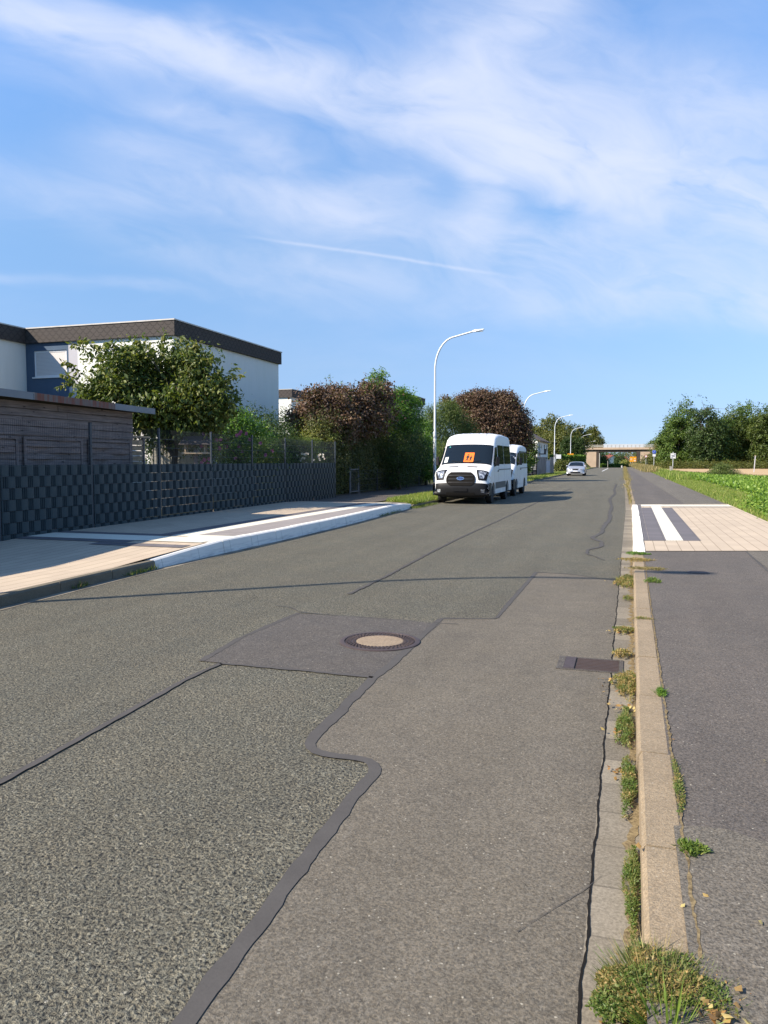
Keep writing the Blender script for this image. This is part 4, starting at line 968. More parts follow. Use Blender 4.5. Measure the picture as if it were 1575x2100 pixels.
    if rail:
        B.side('roof_rail', [(1.7, 2.14+s), (L-.4, 2.2+s), (L-.4, 2.26+s), (1.7, 2.2+s)], 'black', t, .03, cuts=[])
    an = B.F(17.2, .62, 0); MB().tube([an, (an[0], an[1]+.03, an[2]+.12)], .008, 6).build('antenna', 'black', t)
    rb = MB()
    for fx in (-.55, -.2, .2, .55):
        pts = [B.F(q, fx, .004) for q in (17.4, 18.2, 19, 20, 21)]; rb.tube([Vector(p) for p in pts], .012, 5)
    rb.build('roof_rib', 'white_paint', t)
    return t, B
V1, B1 = van('white minibus parked on the left with an orange board in its windscreen', -5.76, 26.95, 0, 2.62, 5.5, 3.3, 1.0)
V2, B2 = van('smaller white panel van parked behind the minibus', -5.78, 33.3, 0, 2.32, 4.9, 2.75, .96, False, rail=True)
V2['group'] = V1['group'] = 'white vans parked by the left kerb'
# orange school transport board standing in the windscreen
ob = empty('transport_board', (-5.76, 26.95, 0), 'square orange board with two walking children inside the minibus windscreen', 'board')
def scr(u, v_, off): return B1.F(11.55+v_*1.7, -.10+u*.36, off)
bo = MB(); bo.v += [scr(0, 0, .016), scr(1, 0, .016), scr(1, 1, .016), scr(0, 1, .016), scr(0, 0, .02), scr(1, 0, .02), scr(1, 1, .02), scr(0, 1, .02)]
bo.f += [(0, 1, 2, 3), (4, 5, 6, 7)]+[(k, (k+1) % 4, 4+(k+1) % 4, 4+k) for k in range(4)]; bo.build('panel', 'orange', ob)
kd = MB()
def limb(a, b, w=.045):
    A, Bv = Vector(scr(*a, .024)), Vector(scr(*b, .024)); n_ = (Bv-A).normalized().cross(Vector((0, -.7, .7))).normalized()*w*.36; kd.poly([A-n_, A+n_, Bv+n_, Bv-n_])
for cx, sc in ((.34, 1.), (.68, .8)):
    y0_ = .2
    limb((cx, y0_+.28*sc), (cx+.04, y0_+.5*sc), .14*sc); limb((cx, y0_+.3*sc), (cx-.12*sc, y0_)); limb((cx, y0_+.3*sc), (cx+.1*sc, y0_+.02)); limb((cx+.03, y0_+.46*sc), (cx+.16*sc, y0_+.34*sc), .035); limb((cx+.03, y0_+.46*sc), (cx-.12*sc, y0_+.36*sc), .035); limb((cx+.045, y0_+.53*sc), (cx+.055, y0_+.64*sc), .09*sc)
kd.build('pictogram', 'signk', ob)
bt = MB(); bt.v += [scr(-2.05, .05, .016), scr(-1.7, .05, .016), scr(-1.7, .65, .016), scr(-2.05, .65, .016)]; bt.f.append((0, 1, 2, 3)); bt.build('sticker', 'sticker', V1)
bt = MB(); bt.v += [scr(-1.9, 1.62, .016), scr(-1.78, 1.62, .016), scr(-1.78, 1.76, .016), scr(-1.9, 1.76, .016)]; bt.f.append((0, 1, 2, 3)); bt.build('sticker', 'green_s', V1)

def car(label, x, y, rz):
    t = empty('parked_car', (x, y, 0), label, 'car', rz=rz); L = 4.6
    prof = [(.10, .2, .2), (.02, .24, .6), (-.01, .38, 1), (.0, .52, 1), (.03, .62, 1), (.08, .72, .9), (.2, .80, .5), (.6, .88, .35), (1.0, .95, .3), (1.15, .98, .3), (1.45, 1.17, .35), (1.8, 1.36, .4), (2.0, 1.43, .4), (2.5, 1.46, .35), (3.2, 1.43, .4), (3.7, 1.3, .4), (4.1, 1.1, .4), (4.5, 1.02, .4), (L, .9, .5), (L, .4, .5), (L-.1, .25, .1)]
    bot = [(a, b-.04, 0) for a, b, k in arch(3.5, .36, .26)]+[(a, b-.04, 0) for a, b, k in arch(.88, .36, .26)]
    st = [(0, 0), (.35, .015), (.6, .05), (.78, .10), (.88, .17), (.95, .26), (1., .38)]
    B = Body(prof+bot, .9, .82, .30, st); B.shell('body', 'silver', t, [.4, .6, .82, .9, 1.0, 1.1, 1.2, 1.3, 1.4])
    for c_ in (.88, 3.5):
        arch_liner(t, c_, .355, .82, .3)
        for sg in (-1, 1): wheel(t, sg*.78, c_, .315, sg)
    MB().box(-.7, .7, .25, L-.2, .17, .26).build('underbody', 'black', t)
    B.patch('windscreen', 9.2, 11.7, -.86, .86, 'glass', t, .006, 6, 14)
    B.patch('grille', 3.7, 5.3, lambda q: -.28-.08*q, lambda q: .28+.08*q, 'black', t, .012, 5, 8)
    B.patch('air_intake', 1.4, 2.4, -.55, .55, 'black', t, .012, 3, 10)
    B.patch('number_plate', 2.5, 3.1, -.26, .26, 'signw', t, .02, 2, 4)
    for sg in (-1, 1):
        B.patch('headlight', 3.9, 5.6, min(sg*.5, sg*.9), max(sg*.5, sg*.9), 'lampglass', t, .01, 4, 8)
        mr = MB(); mr.box(min(sg*.84, sg*1.0), max(sg*.84, sg*1.0), 1.3, 1.42, .95, 1.08); mr.build('mirror', 'silver', t, bevel=.03)
    cuts = [.82, .9, 1.0, 1.1, 1.2, 1.3]
    B.side('side_window', [(1.5, .98), (3.75, 1.0), (3.4, 1.28), (2.0, 1.33)], 'glass', t, .006, cuts=cuts)
    return t
car('silver hatchback parked alone far down on the left side of the road', -5.35, 81, 0)
SC['cars'] = 0

# ================================================================== signs and people
def pole(mb, x, y, z0, z1, r=.03): mb.tube([(x, y, z0), (x, y, z1)], r, 8)
def sign(name, loc, h, label, build):
    t = empty(name, (*loc, .1+zr(loc[1])), label, 'sign', rz=.28); m_ = MB(); pole(m_, 0, .04, -.2, h); m_.build('pole', 'steel', t, True); build(t); return t
def disc(t, name, z, r, m, y=0.): MB().lathe([(r, y-.008), (r, y+.008)], (0, 0, z), 'y', 24).build(name, m, t)
def b_end(t):
    MB().box(-.29, .29, -.01, .01, 1.72, 2.3).build('panel', 'signw', t); m_ = MB()
    m_.beam((-.2, -.013, 1.8), (.22, -.013, 2.22), .004, .035, (0, 1, 0)).beam((-.23, -.013, 1.84), (.19, -.013, 2.26), .004, .02, (0, 1, 0)).beam((-.16, -.013, 1.79), (.24, -.013, 2.18), .004, .02, (0, 1, 0)); m_.box(-.2, -.02, -.0125, -.0105, 2.0, 2.1); m_.box(.05, .2, -.0125, -.0105, 1.9, 1.98); m_.build('marking', 'signg', t)
    bx_ = MB(); bx_.box(-.36, -.06, -.15, .0, 0, .78).box(-.38, -.04, -.17, .02, .78, .83); bx_.build('litter_bin', 'rail', t)
s1 = sign('road_sign', PW(1379, 88), 2.45, 'square white sign with grey diagonal strokes on a pole by the beet field', b_end)
def b_cyc(t):
    disc(t, 'panel', 2.75, .27, 'signb'); disc(t, 'rim', 2.75, .285, 'signw', .012)
    m_ = MB(); m_.tube([(0, -.012, 2.86), (0, -.012, 2.9)], .035, 8).beam((0, -.012, 2.84), (-.03, -.012, 2.7), .01, .07, (0, 1, 0)).beam((-.03, -.012, 2.7), (.06, -.012, 2.6), .01, .03, (0, 1, 0)).beam((-.03, -.012, 2.7), (-.08, -.012, 2.6), .01, .03, (0, 1, 0)); m_.build('pictogram', 'signw', t)
    MB().box(-.22, .22, -.01, .01, 2.08, 2.42).build('lower_panel', 'signw', t)
sign('road_sign', PW(1340, 114), 3.0, 'round blue footpath sign above a small white plate', b_cyc)
def b_red(t): disc(t, 'rim', 2.45, .3, 'signr'); disc(t, 'panel', 2.45, .22, 'signw', -.012)
sign('road_sign', PW(1323.5, 172), 2.7, 'round white sign with red rim in front of the bridge wall', b_red)
def b_left(t):
    disc(t, 'panel', 2.15, .3, 'signg'); MB().box(.05, .75, -.03, -.012, 1.75, 2.35).build('second_panel', 'signw', t)
t_ = sign('road_sign', PW(1139, 112), 2.4, 'grey sign backs at the corner of the wooden fence by a street lamp', b_left)
x, y = PW(1168, 160.4); tn = empty('town_sign', (x, y, 0), 'orange rectangular sign fixed to the street lamp before the conifers', 'sign', rz=.25)
MB().box(-.55, .75, -.14, -.12, 2.2, 3.05).build('panel', 'signy', tn); MB().beam((-.5, -.145, 2.25), (.7, -.145, 3.0), .006, .05, (0, 1, 0)).build('stripe', 'signr', tn)
x, y = PW(1297, 238); ds = empty('direction_sign', (x, y, zr(y)+.1), 'large orange direction sign standing under the bridge behind two walkers', 'sign', rz=.3)
zo = -(zr(y)+.1)
MB().box(-1.0, -.02, -.02, .02, 1.2+zo, 2.85+zo).box(.02, 1.0, -.02, .02, 1.2+zo, 2.85+zo).build('panel', 'signy', ds)
MB().box(-.8, -.25, -.026, -.021, 2.2+zo, 2.3+zo).box(-.8, -.3, -.026, -.021, 1.8+zo, 1.95+zo).box(.25, .85, -.026, -.021, 1.45+zo, 1.7+zo).box(.25, .8, -.026, -.021, 2.1+zo, 2.25+zo).build('marking', 'signw', ds)
m_ = MB(); pole(m_, -.7, .05, -.1, 2.8+zo, .04); pole(m_, .7, .05, -.1, 2.8+zo, .04); m_.build('pole', 'steel', ds)
x, y = PW(1316, 150); lb_ = empty('bent_pole', (x, y, .1), 'thin dark bent pole leaning before the bridge wall', 'pole'); MB().tube([(1.0, 0, 0), (1.0, 0, 1.3), (.5, 0, 2.2), (-.6, 0, 2.7)], .03, 6).build('pole', 'fpost', lb_)
x, y = PW(1545, 99); wp = empty('wooden_post', (x, y, .05), 'tall pale post standing in the stubble field before the trees', 'post')
MB().beam((0, 0, -.1), (.12, 0, 2.15),   .10, .10, (0, 1, 0)).build('post', 'pale', wp, bevel=.01); MB().box(.04, .2, -.08, .08, 2.14, 2.2).build('cap', 'palewood', wp)
# pillar posts under the bridge
for px, lb in ((1228.5, 'pale post standing under the bridge at the left wall'), (1245.5, 'thin pale post under the bridge before the red roofs')):
    x, y = PW(px, 262); p_ = empty('marker_post', (x, y, zr(y)), lb, 'post'); MB().tube([(0, 0, 0), (0, 0, 6.2 if px < 1230 else 3.6)], .14 if px < 1230 else .08, 10).build('shaft', 'rail', p_); MB().lathe([(.18, 0), (.18, .1), (.1, .12)], n=10).build('base', 'rail', p_)
def person(px, D, label, m, h=1.75, ph=0.):
    x, y = PW(px, D); t = empty('person', (x, y, zr(y)+.12), label, 'person', rz=.3)
    J = [(0, 0, .95), (0, 0, 1.15), (0, .01, 1.42), (0, .01, 1.52), (0, -.01, 1.66), (.10, 0, .9), (.11, .10*math.cos(ph), .5), (.11, .16*math.cos(ph), .06), (.11, .05, .03), (-.10, 0, .9), (-.11, -.08, .5), (-.11, -.16, .06), (-.11, -.27, .03),
         (.19, 0, 1.40), (.25, .03, 1.12), (.26, -.06, .88), (-.19, 0, 1.40), (-.25, .02, 1.12), (-.26, -.08, .90)]
    R = [.15, .14, .15, .055, .10, .09, .065, .045, .04, .09, .065, .045, .04, .055, .042, .035, .055, .042, .035]
    E_ = [(0, 1), (1, 2), (2, 3), (3, 4), (0, 5), (5, 6), (6, 7), (7, 8), (0, 9), (9, 10), (10, 11), (11, 12), (2, 13), (13, 14), (14, 15), (2, 16), (16, 17), (17, 18)]
    k = h/1.75; me = bpy.data.meshes.new('body'); me.from_pydata([(a*k, b*k, c*k) for a, b, c in J], E_, []); o = link('body', me, m, t)
    sk_ = o.modifiers.new('skin', 'SKIN'); 
    for i, r_ in enumerate(R): me.skin_vertices[0].data[i].radius = (r_*k, r_*k*(.75 if i < 3 else 1))
    me.skin_vertices[0].data[0].use_root = True; o.modifiers.new('sub', 'SUBSURF').levels = 1; o.modifiers['sub'].render_levels = 1
    MB().lathe([(.02, 1.58), (.09, 1.62), (.105, 1.70), (.08, 1.78), (.02, 1.81)], (0, .015, 0), n=10).build('hair', 'cloth', t, True)
    return t
person(1292.6, 226, 'person in dark clothes walking on the path under the bridge, left of two', 'cloth', 1.78, 0)
person(1297.4, 226, 'person in dark clothes walking on the path under the bridge, right of two', 'cloth', 1.76, 1.)
person(1274.5, 236, 'person in a light top on the far road under the bridge', 'clothw', 1.7, 2.)
# garden things
x, y = PW(403, 21.2); bt_ = empty('bird_table', (x, y, .1), 'wooden bird table with little dark roof behind the mesh fence', 'bird table', rz=.4)
MB().box(-.05, .05, -.05, .05, 0, 1.75).build('post', 'oldwood', bt_)
zb_ = ZP(931, 21.2)-.1; MB().box(-.34, .34, -.26, .26, zb_, zb_+.05).build('tray', 'palewood', bt_)
m_ = MB()
for a in (-.26, .26):
    for b in (-.18, .18): m_.box(a-.02, a+.02, b-.02, b+.02, zb_+.05, zb_+.25)
m_.build('support', 'palewood', bt_)
MB().box(-.049, .049, -.049, .049, 1.0, zb_).build('post_top', 'oldwood', bt_)
m_ = MB(); z_ = zb_+.25; m_.v += [(-.42, -.34, z_), (.42, -.34, z_), (.42, .34, z_), (-.42, .34, z_), (-.3, 0, z_+.24), (.3, 0, z_+.24)]; m_.f += [(0, 1, 5, 4), (1, 2, 5), (2, 3, 4, 5), (3, 0, 4), (0, 1, 2, 3)]; m_.build('roof', 'felt', bt_)
# grey corrugated water tank / panel seen behind fence near the tree
x, y = PW(372, 23); wt = empty('garden_cabinet', (x, y, .1), 'pale grey ribbed garden cabinet behind the fence under the tree', 'cabinet', rz=.3)
m_ = MB(); m_.box(-.9, .5, 0, .6, 0, 1.98)
for k in range(14): m_.box(-.88+k*.1, -.83+k*.1, -.015, -.001, .05, 1.93)
m_.build('cabinet_body', 'rail', wt); MB().box(-.95, .55, -.05, .65, 1.985, 2.03).build('lid', 'fpost', wt)
# low mesh fence and gate in front of the hedge
gt = empty('garden_gate', (-11.3, 30.6, .13), 'small grey metal frame gate in the low fence by the dark hedge', 'gate', rz=math.pi/2)
m_ = MB(); m_.box(-.02, .02, -.02, .02, 0, 1.2).box(1.08, 1.12, -.02, .02, 0, 1.2); m_.build('post', 'greywood', gt)
m_ = MB(); m_.box(.05, .1, -.015, .015, .08, 1.08).box(1.0, 1.05, -.015, .015, .08, 1.08).box(.1, 1.0, -.015, .015, 1.03, 1.08).box(.1, 1.0, -.015, .015, .08, .13)
for k in range(9): m_.box(.18+k*.09, .186+k*.09, -.004, .004, .13, 1.03)
m_.build('gate_leaf', 'greywood', gt); MB().box(.98, 1.06, -.05, -.016, .62, .66).build('handle', 'chrome', gt)
lf = empty('low_mesh_fence', (-11.3, 31.8, .13), 'low thin mesh fence running in front of the dark hedge', 'fence', rz=math.pi/2)
m_ = MB()
for k in range(6): m_.box(k*2.5-.02, k*2.5+.02, -.02, .02, 0, 1.05)
m_.build('post', 'fpost', lf); m_ = MB()
for z in (.1, .35, .6, .85, 1.0): m_.beam((0, 0, z), (12.5, 0, z), .008, .008)
for k in range(125): m_.beam((k*.1, 0, .08), (k*.1, 0, 1.02), .004, .004, (1, 0, 0))
m_.build('wire_mesh', 'fpost', lf)
strip('path_edging', lambda y: -11.35+bend(y)*.5, lambda y: -11.27+bend(y)*.5, frange(28.2, 70, 2), lambda y: ZL(y)+.04, 'kerbgrey')
# board fences on the left further down
bf = empty('board_fence', (0, 0, 0), 'dark brown horizontal board fence just beyond the second van', 'fence')
A_, B_ = Vector((*PW(1074, 73), .1)), Vector((*PW(1098.5, 78.5), .1)); T_ = (B_-A_)
m_ = MB()
for k in range(9): m_.beam(A_+Vector((0, 0, .12+k*.2)), B_+Vector((0, 0, .12+k*.2)), .03, .165)
m_.build('boards', 'darkwood', bf); m_ = MB()
for k in range(4): p = A_+T_*(k/3); m_.beam(p+Vector((.06, .06, -.1)), p+Vector((.06, .06, 1.85)), .09, .09, (0, 1, 0))
m_.build('post', 'darkwood', bf)
gf_ = empty('board_fence', (0, 0, 0), 'grey upright board fence with a framed opening next to the third street lamp', 'fence')
A_, B_ = Vector((*PW(1099, 79), .1)), Vector((*PW(1135, 88), .1)); T_ = (B_-A_); n_ = 34; m_ = MB()
for k in range(n_):
    if k == 18: m_.build('boards', 'greywood', gf_); m_ = MB()
    if 17 < k < 26: continue
    p = A_+T_*((k+.5)/n_); h_ = 1.85+.02*math.sin(k*2.1); m_.beam(p, p+Vector((0, 0, h_)), T_.length/n_*.9, .03, (-T_.y, T_.x, 0))
m_.build('boards', 'greywood', gf_); m_ = MB()
for a in (18, 26): p = A_+T_*(a/n_); m_.beam(p, p+Vector((0, 0, 1.6)), .08, .08, (0, 1, 0))
p, q = A_+T_*(18/n_), A_+T_*(26/n_)
for z in (.15, 1.55): m_.beam(p+Vector((0, 0, z)), q+Vector((0, 0, z)), .06, .08)
m_.build('frame', 'rail', gf_); m_ = MB(); c_ = (p+q)/2; m_.beam(p+Vector((0, 0, .85)), q+Vector((0, 0, .85)), .01, 1.3); m_.build('mesh_panel', 'pale', gf_)

# ================================================================== vegetation
def B(px, py, D, rx, rz, ry=None):
    x, y = PW(px, D); return (x, y, ZP(py, D), rx, ry or rx, rz)
def tree(name, label, cat, blobs, n, leaf, m, trunk=True, group=None, **kw):
    bx = np.array(blobs); c = bx[:, :2].mean(0); sat = kw.pop('sat', 0); rs = random.Random(kw.get('seed', 1)*7+3); core = list(blobs)
    for q in range(sat):
        b0 = rs.choice(core); u = rs.uniform(0, 6.283); v0 = rs.uniform(-.35, 1.); cr = math.sqrt(max(0, 1-v0*v0)); f0 = rs.uniform(.8, 1.02); r0_ = rs.uniform(.16, .36)
        blobs = list(blobs)+[(b0[0]+b0[3]*cr*math.cos(u)*f0, b0[1]+b0[4]*cr*math.sin(u)*f0, b0[2]+b0[5]*v0*f0, b0[3]*r0_, b0[4]*r0_, b0[5]*r0_*1.3)]
    zb_ = kw.pop('zb', .1); mt = kw.pop('tips', 6); th = kw.pop('th', None); tr = kw.pop('tr', .09)
    base = kw.pop('base', (c[0], c[1]))
    t = empty(name, (base[0], base[1], zb_), label, cat, group)
    loc = [(b[0]-base[0], b[1]-base[1], b[2]-zb_, *b[3:]) for b in blobs]
    foliage('crown' if trunk == 1 else 'foliage', loc, n, leaf, m, t, **kw)
    zlow = min(b[2]-b[5] for b in loc); h_ = th or max(.25, zlow*.9+.2)
    tips = [(b[0]*.9, b[1]*.9, b[2]+b[5]*.4) for b in sorted(loc, key=lambda q: -q[2])[:mt]]
    branches('trunk' if trunk == 1 else 'stem', (0, 0, 0), h_, tr, tips, t, seed=kw.get('seed', 1))
    return t
# cherry-like tree in the first garden
D0 = 21.5
cb = [B(310, 800, D0, 1.55, 1.05), B(250, 790, D0, 1.15, .85), B(385, 790, D0, 1.15, .95), B(330, 750, D0+.5, 1.15, .75), B(225, 762, D0-.3, .75, .62), B(275, 735, D0, .6, .5), B(400, 745, D0, .5, .45), B(430, 815, D0, .75, .85), B(380, 860, D0+.3, 1.0, .65), B(300, 840, D0+.2, 1.0, .55), B(205, 805, D0, .5, .4), B(350, 885, D0+.3, .8, .5), B(425, 865, D0+.3, .65, .55), B(455, 830, D0, .5, .6), B(290, 868, D0+.6, .8, .45), B(395, 900, D0+.8, .7, .4)]
ct = tree('fruit_tree', 'broad green fruit tree with long drooping leaves in front of the white flat roofed house', 'tree', cb, 25000, .135, 'leaf_cherry', 1, base=PW(360, 22), th=1.6, tr=.11, jit=.22, shell=.3, clump=.11, per=9, droop=.5, seed=4, aspect=.5, tips=9, gap=.9, sat=26)
# whippy shoots sticking out of its crown
r = random.Random(8); rg2 = np.random.default_rng(5)
bx0, by0 = PW(360, 22)
for (a, b_) in (((165, 790), (128, 795)), ((170, 770), (136, 745)), ((200, 740), (152, 708)), ((215, 730), (168, 700)), ((260, 730), (222, 705)), ((300, 725), (285, 702)), ((335, 730), (342, 690)), ((360, 725), (378, 694)), ((400, 735), (412, 708)), ((425, 765), (443, 735)), ((440, 790), (455, 762)), ((455, 800), (499, 770)), ((450, 820), (486, 835)), ((180, 800), (132, 768)), ((235, 735), (205, 712)), ((430, 800), (470, 782))):
    P0 = Vector((*PW(a[0], D0), ZP(a[1], D0))); P1 = Vector((*PW(b_[0], D0-.3), ZP(b_[1], D0-.3))); mid = P0.lerp(P1, .5)+Vector((0, 0, .12))
    Q = [P0, mid, P1]; lp_ = []; twg = MB().tube([(q.x-bx0, q.y-by0, q.z-.1) for q in Q], [.012, .008, .003], 5).build('twig', 'bark', ct)
    for k in range(34):
        t = k/33; p = P0.lerp(mid, t*2) if t < .5 else mid.lerp(P1, t*2-1); lp_.append((p.x-bx0+r.uniform(-.05, .05), p.y-by0+r.uniform(-.05, .05), p.z-.1))
    Pn = np.array(lp_); k = len(Pn)
    t = unit(rg2.normal(size=(k, 3))*.7+np.array([0, 0, -.6])); nn = unit(np.cross(t, rg2.normal(size=(k, 3)))); cards('leaves', Pn, nn, t, .13+.07*rg2.random(k), .065+.025*rg2.random(k), .45+.5*rg2.random(k), 'leaf_cherry', twg)
# bushes behind the fence
tree('laurel_bush', 'bright green leafy bush behind the pink flowering shrub', 'bush', [B(480, 895, 25, .75, .9), B(520, 905, 25.5, .7, .7), B(460, 870, 25.4, .45, .5), B(500, 868, 25.2, .4, .45)], 7000, .09, 'leaf_bright', 2, clump=.09, per=8, seed=11, shell=.5)
hb = tree('flowering_shrub', 'dark green shrub with pink flowers behind the mesh fence', 'shrub', [B(440, 925, 22.3, .5, .75), B(490, 925, 23.2, .6, .8), B(540, 935, 24.4, .5, .6), B(570, 940, 25.6, .4, .5)], 9000, .06, 'leaf_mid', 2, clump=.08, per=8, seed=12, shell=.4)
pk = []
for (px, py) in ((437, 887), (423, 890), (430, 905), (444, 903), (455, 902), (492, 890), (486, 893), (497, 886), (466, 916), (493, 915), (452, 920), (498, 926), (483, 940), (422, 943), (430, 941), (416, 949), (513, 902), (534, 909), (545, 933), (470, 900), (505, 890), (415, 915), (560, 925), (427, 952)):
    x, y = PW(px+r.uniform(-2, 2), 21.6+(px-437)*.02+r.random()*.2); pk.append((x-hb.location.x, y-hb.location.y, ZP(py, 21.7+(px-437)*.02)-.1))
def flower(p, rad, m, par, npet=6):
    P = []; T = []; Nn = []
    for k in range(npet): a = k*2*math.pi/npet+r.random(); P.append(p); T.append((math.cos(a), -.5, math.sin(a))); Nn.append((.2*math.cos(a), -1, .2*math.sin(a)))
    P = np.array(P); T = unit(np.array(T)); Nn = unit(np.cross(np.cross(T, np.array(Nn)), T)); k = len(P); cards('flower', P, Nn, T, np.full(k, rad), np.full(k, rad), rg2.random(k), m, par)
for p in pk: flower(p, .07, 'petal_pink', hb)
rb = tree('rose_bush', 'small bush with white roses at the far end of the mesh fence', 'bush', [B(645, 945, 29.9, .5, .55), B(622, 952, 29.3, .4, .4)], 3500, .05, 'leaf_mid', 2, clump=.07, per=8, seed=13, shell=.4)
for k in range(22):
    x, y = PW(610+r.random()*56, 29.1); flower((x-rb.location.x, y-rb.location.y, ZP(930+abs(r.gauss(0, 8)), 29.1)-.1), .05, 'petal_white', rb, 5)
def hedge(name, label, A, Bp, w, z0, z1, n, leaf, m, seed, rough=.08, cat='hedge'):
    t = empty(name, (A[0], A[1], z0), label, cat, rz=math.atan2(Bp[1]-A[1], Bp[0]-A[0])); L = math.hypot(Bp[0]-A[0], Bp[1]-A[1]); h_ = z1-z0
    r_ = np.random.default_rng(seed); u = r_.random(n)*L; side = r_.random(n); P = np.zeros((n, 3)); Nr = np.zeros((n, 3))
    f1 = side < .42; f2 = (side >= .42) & (side < .60); f3 = (side >= .60) & (side < .92); f4 = side >= .92
    hz = r_.random(n)*h_; wy = (r_.random(n)-.5)*w
    P[:, 0] = u; P[f1, 1] = -w/2; P[f1, 2] = hz[f1]; Nr[f1] = (0, -1, .1); P[f2, 1] = w/2; P[f2, 2] = hz[f2]; Nr[f2] = (0, 1, .1)
    P[f3, 1] = wy[f3]; P[f3, 2] = h_; Nr[f3] = (0, 0, 1); e = r_.random(n) < .5; P[f4, 0] = np.where(e, 0, L)[f4]; P[f4, 1] = wy[f4]; P[f4, 2] = hz[f4]; Nr[f4] = np.where(e, -1., 1.)[f4][:, None]*np.array([1, 0, 0])
    P += r_.normal(size=(n, 3))*rough; Nn = unit(Nr+r_.normal(size=(n, 3))*.6); T = unit(np.cross(Nn, r_.normal(size=(n, 3)))); Ls = leaf*(.6+.8*r_.random(n))
    v = np.clip(.35*r_.random(n)+.4*r_.random(n)+.2*np.sin(P[:, 0]*2+seed)*np.sin(P[:, 2]*3)+.15, 0, 1)
    cards('foliage', P, Nn, T, Ls, Ls*.6, v, m, t); s_ = MB()
    for k in frange(.4, L-.4, 1.2): s_.tube([(k, 0, -.1), (k+.1, .05, h_*.9)], [.05, .02], 6)
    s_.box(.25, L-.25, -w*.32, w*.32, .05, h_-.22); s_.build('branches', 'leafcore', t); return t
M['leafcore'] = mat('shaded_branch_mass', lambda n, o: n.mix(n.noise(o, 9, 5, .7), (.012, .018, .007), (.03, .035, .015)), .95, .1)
hedge('clipped_hedge', 'clipped green hedge behind the far part of the mesh fence', PW(545, 28.4), PW(680, 32.4), .7, .1, ZP(903, 29), 16000, .06, 'leaf_soft', 21)
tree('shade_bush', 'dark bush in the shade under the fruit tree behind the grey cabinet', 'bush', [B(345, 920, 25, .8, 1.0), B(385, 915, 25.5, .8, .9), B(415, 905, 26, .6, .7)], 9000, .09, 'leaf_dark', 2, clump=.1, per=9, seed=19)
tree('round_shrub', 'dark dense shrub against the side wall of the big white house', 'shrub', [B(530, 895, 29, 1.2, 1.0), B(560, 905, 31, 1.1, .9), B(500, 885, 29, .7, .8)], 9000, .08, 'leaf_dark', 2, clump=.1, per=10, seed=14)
tree('yellow_shrub', 'yellow green shrub beside the corner of the white house', 'shrub', [B(598, 880, 34, .8, 1.0), B(625, 893, 32.6, .8, .75), B(655, 898, 31.8, .8, .55), B(585, 900, 35, .6, .7), B(610, 868, 33.5, .4, .5)], 10000, .07, 'leaf_yellow', 2, clump=.1, per=10, seed=15)
# big hedge bank beyond the fence: purple bush, ivy-dark hedge, pale shoots
tree('purple_bush', 'large purple leaved bush rising above the end of the fence', 'bush',
     [B(640, 850, 33, .95, .95), B(670, 845, 33, 1.0, 1.0), B(715, 850, 34, 1.2, 1.1), B(760, 845, 35, 1.2, 1.1), B(650, 812, 33, .35, .3), B(700, 815, 34, .6, .42), B(745, 812, 35, .5, .4), B(680, 880, 33, 1.2, 1.0), B(625, 870, 33.5, .5, .6)], 36000, .10, 'leaf_purple', 1, sat=34, seed=16, jit=.2, clump=.11, per=8, aspect=.8, shell=.5, th=1.0)
tree('overgrown_hedge', 'tall dark overgrown hedge behind the low mesh fence', 'hedge',
     [(-12.05, 29.8+k*1.7, 1.55, 1.0, 1.15, 1.6) for k in range(9)]+[(-12.2, 30.2+k*2, 2.9+.15*math.sin(k*2.), .95, 1.2, .95) for k in range(7)], 78000, .072, 'leaf_ivy', 2, sat=40, seed=17, clump=.08, per=9, shell=.72, th=.4, zmin=.02)
hedge('privet_hedge', 'lower leafy hedge body close behind the low mesh fence', (-12.0, 29.3), (-12.15, 44.5), 1.0, .1, 2.6, 42000, .075, 'leaf_ivy', 97)
tree('dark_evergreen', 'deep green evergreen mass in the middle of the overgrown hedge', 'bush', [B(790, 905, 37.5, 1.1, 1.5), B(825, 900, 38.5, 1.0, 1.6), B(845, 930, 40, 1.0, 1.1), B(815, 960, 38, 1.0, .9)], 26000, .07, 'leaf_dark', 2, seed=18, clump=.09, per=9, shell=.7, th=.5)
tree('pale_maple', 'light green sapling with upright shoots above the purple bush', 'tree', [B(775, 815, 38, .6, .55), B(805, 825, 39, .75, .6), B(835, 830, 40, .7, .6), B(842, 865, 41, .8, .9), B(815, 862, 38.2, .9, .9), B(800, 840, 37, .5, .5), B(770, 785, 38, .25, .5), B(785, 778, 38, .18, .45), B(825, 808, 39.5, .3, .3)], 19000, .10, 'leaf_bright', 1, sat=22, jit=.2, seed=19, clump=.1, per=8, shell=.35, th=2.0)
sh_ = empty('climbing_shoots', (*PW(678, 34), .1), 'thin pale shoots poking out of the top of the purple bush', 'shoots'); P = []; m_ = MB(); ox, oy = sh_.location.x, sh_.location.y
for (px, py0, py1) in ((671, 815, 776), (678, 815, 768), (700, 812, 782), (760, 800, 772), (745, 800, 780), (775, 790, 757), (787, 790, 760), (765, 795, 765), (690, 812, 790)):
    x, y = PW(px, 34); x2, y2 = PW(px+r.uniform(-4, 4), 34); a = Vector((x-ox, y-oy, ZP(py0+20, 34)-.1)); b_ = Vector((x2-ox, y2-oy, ZP(py1, 34)-.1)); m_.tube([a, b_], [.012, .004], 5)
    for k in range(44): P.append(a.lerp(b_, r.random())+Vector((r.gauss(0, .05), r.gauss(0, .05), 0)))
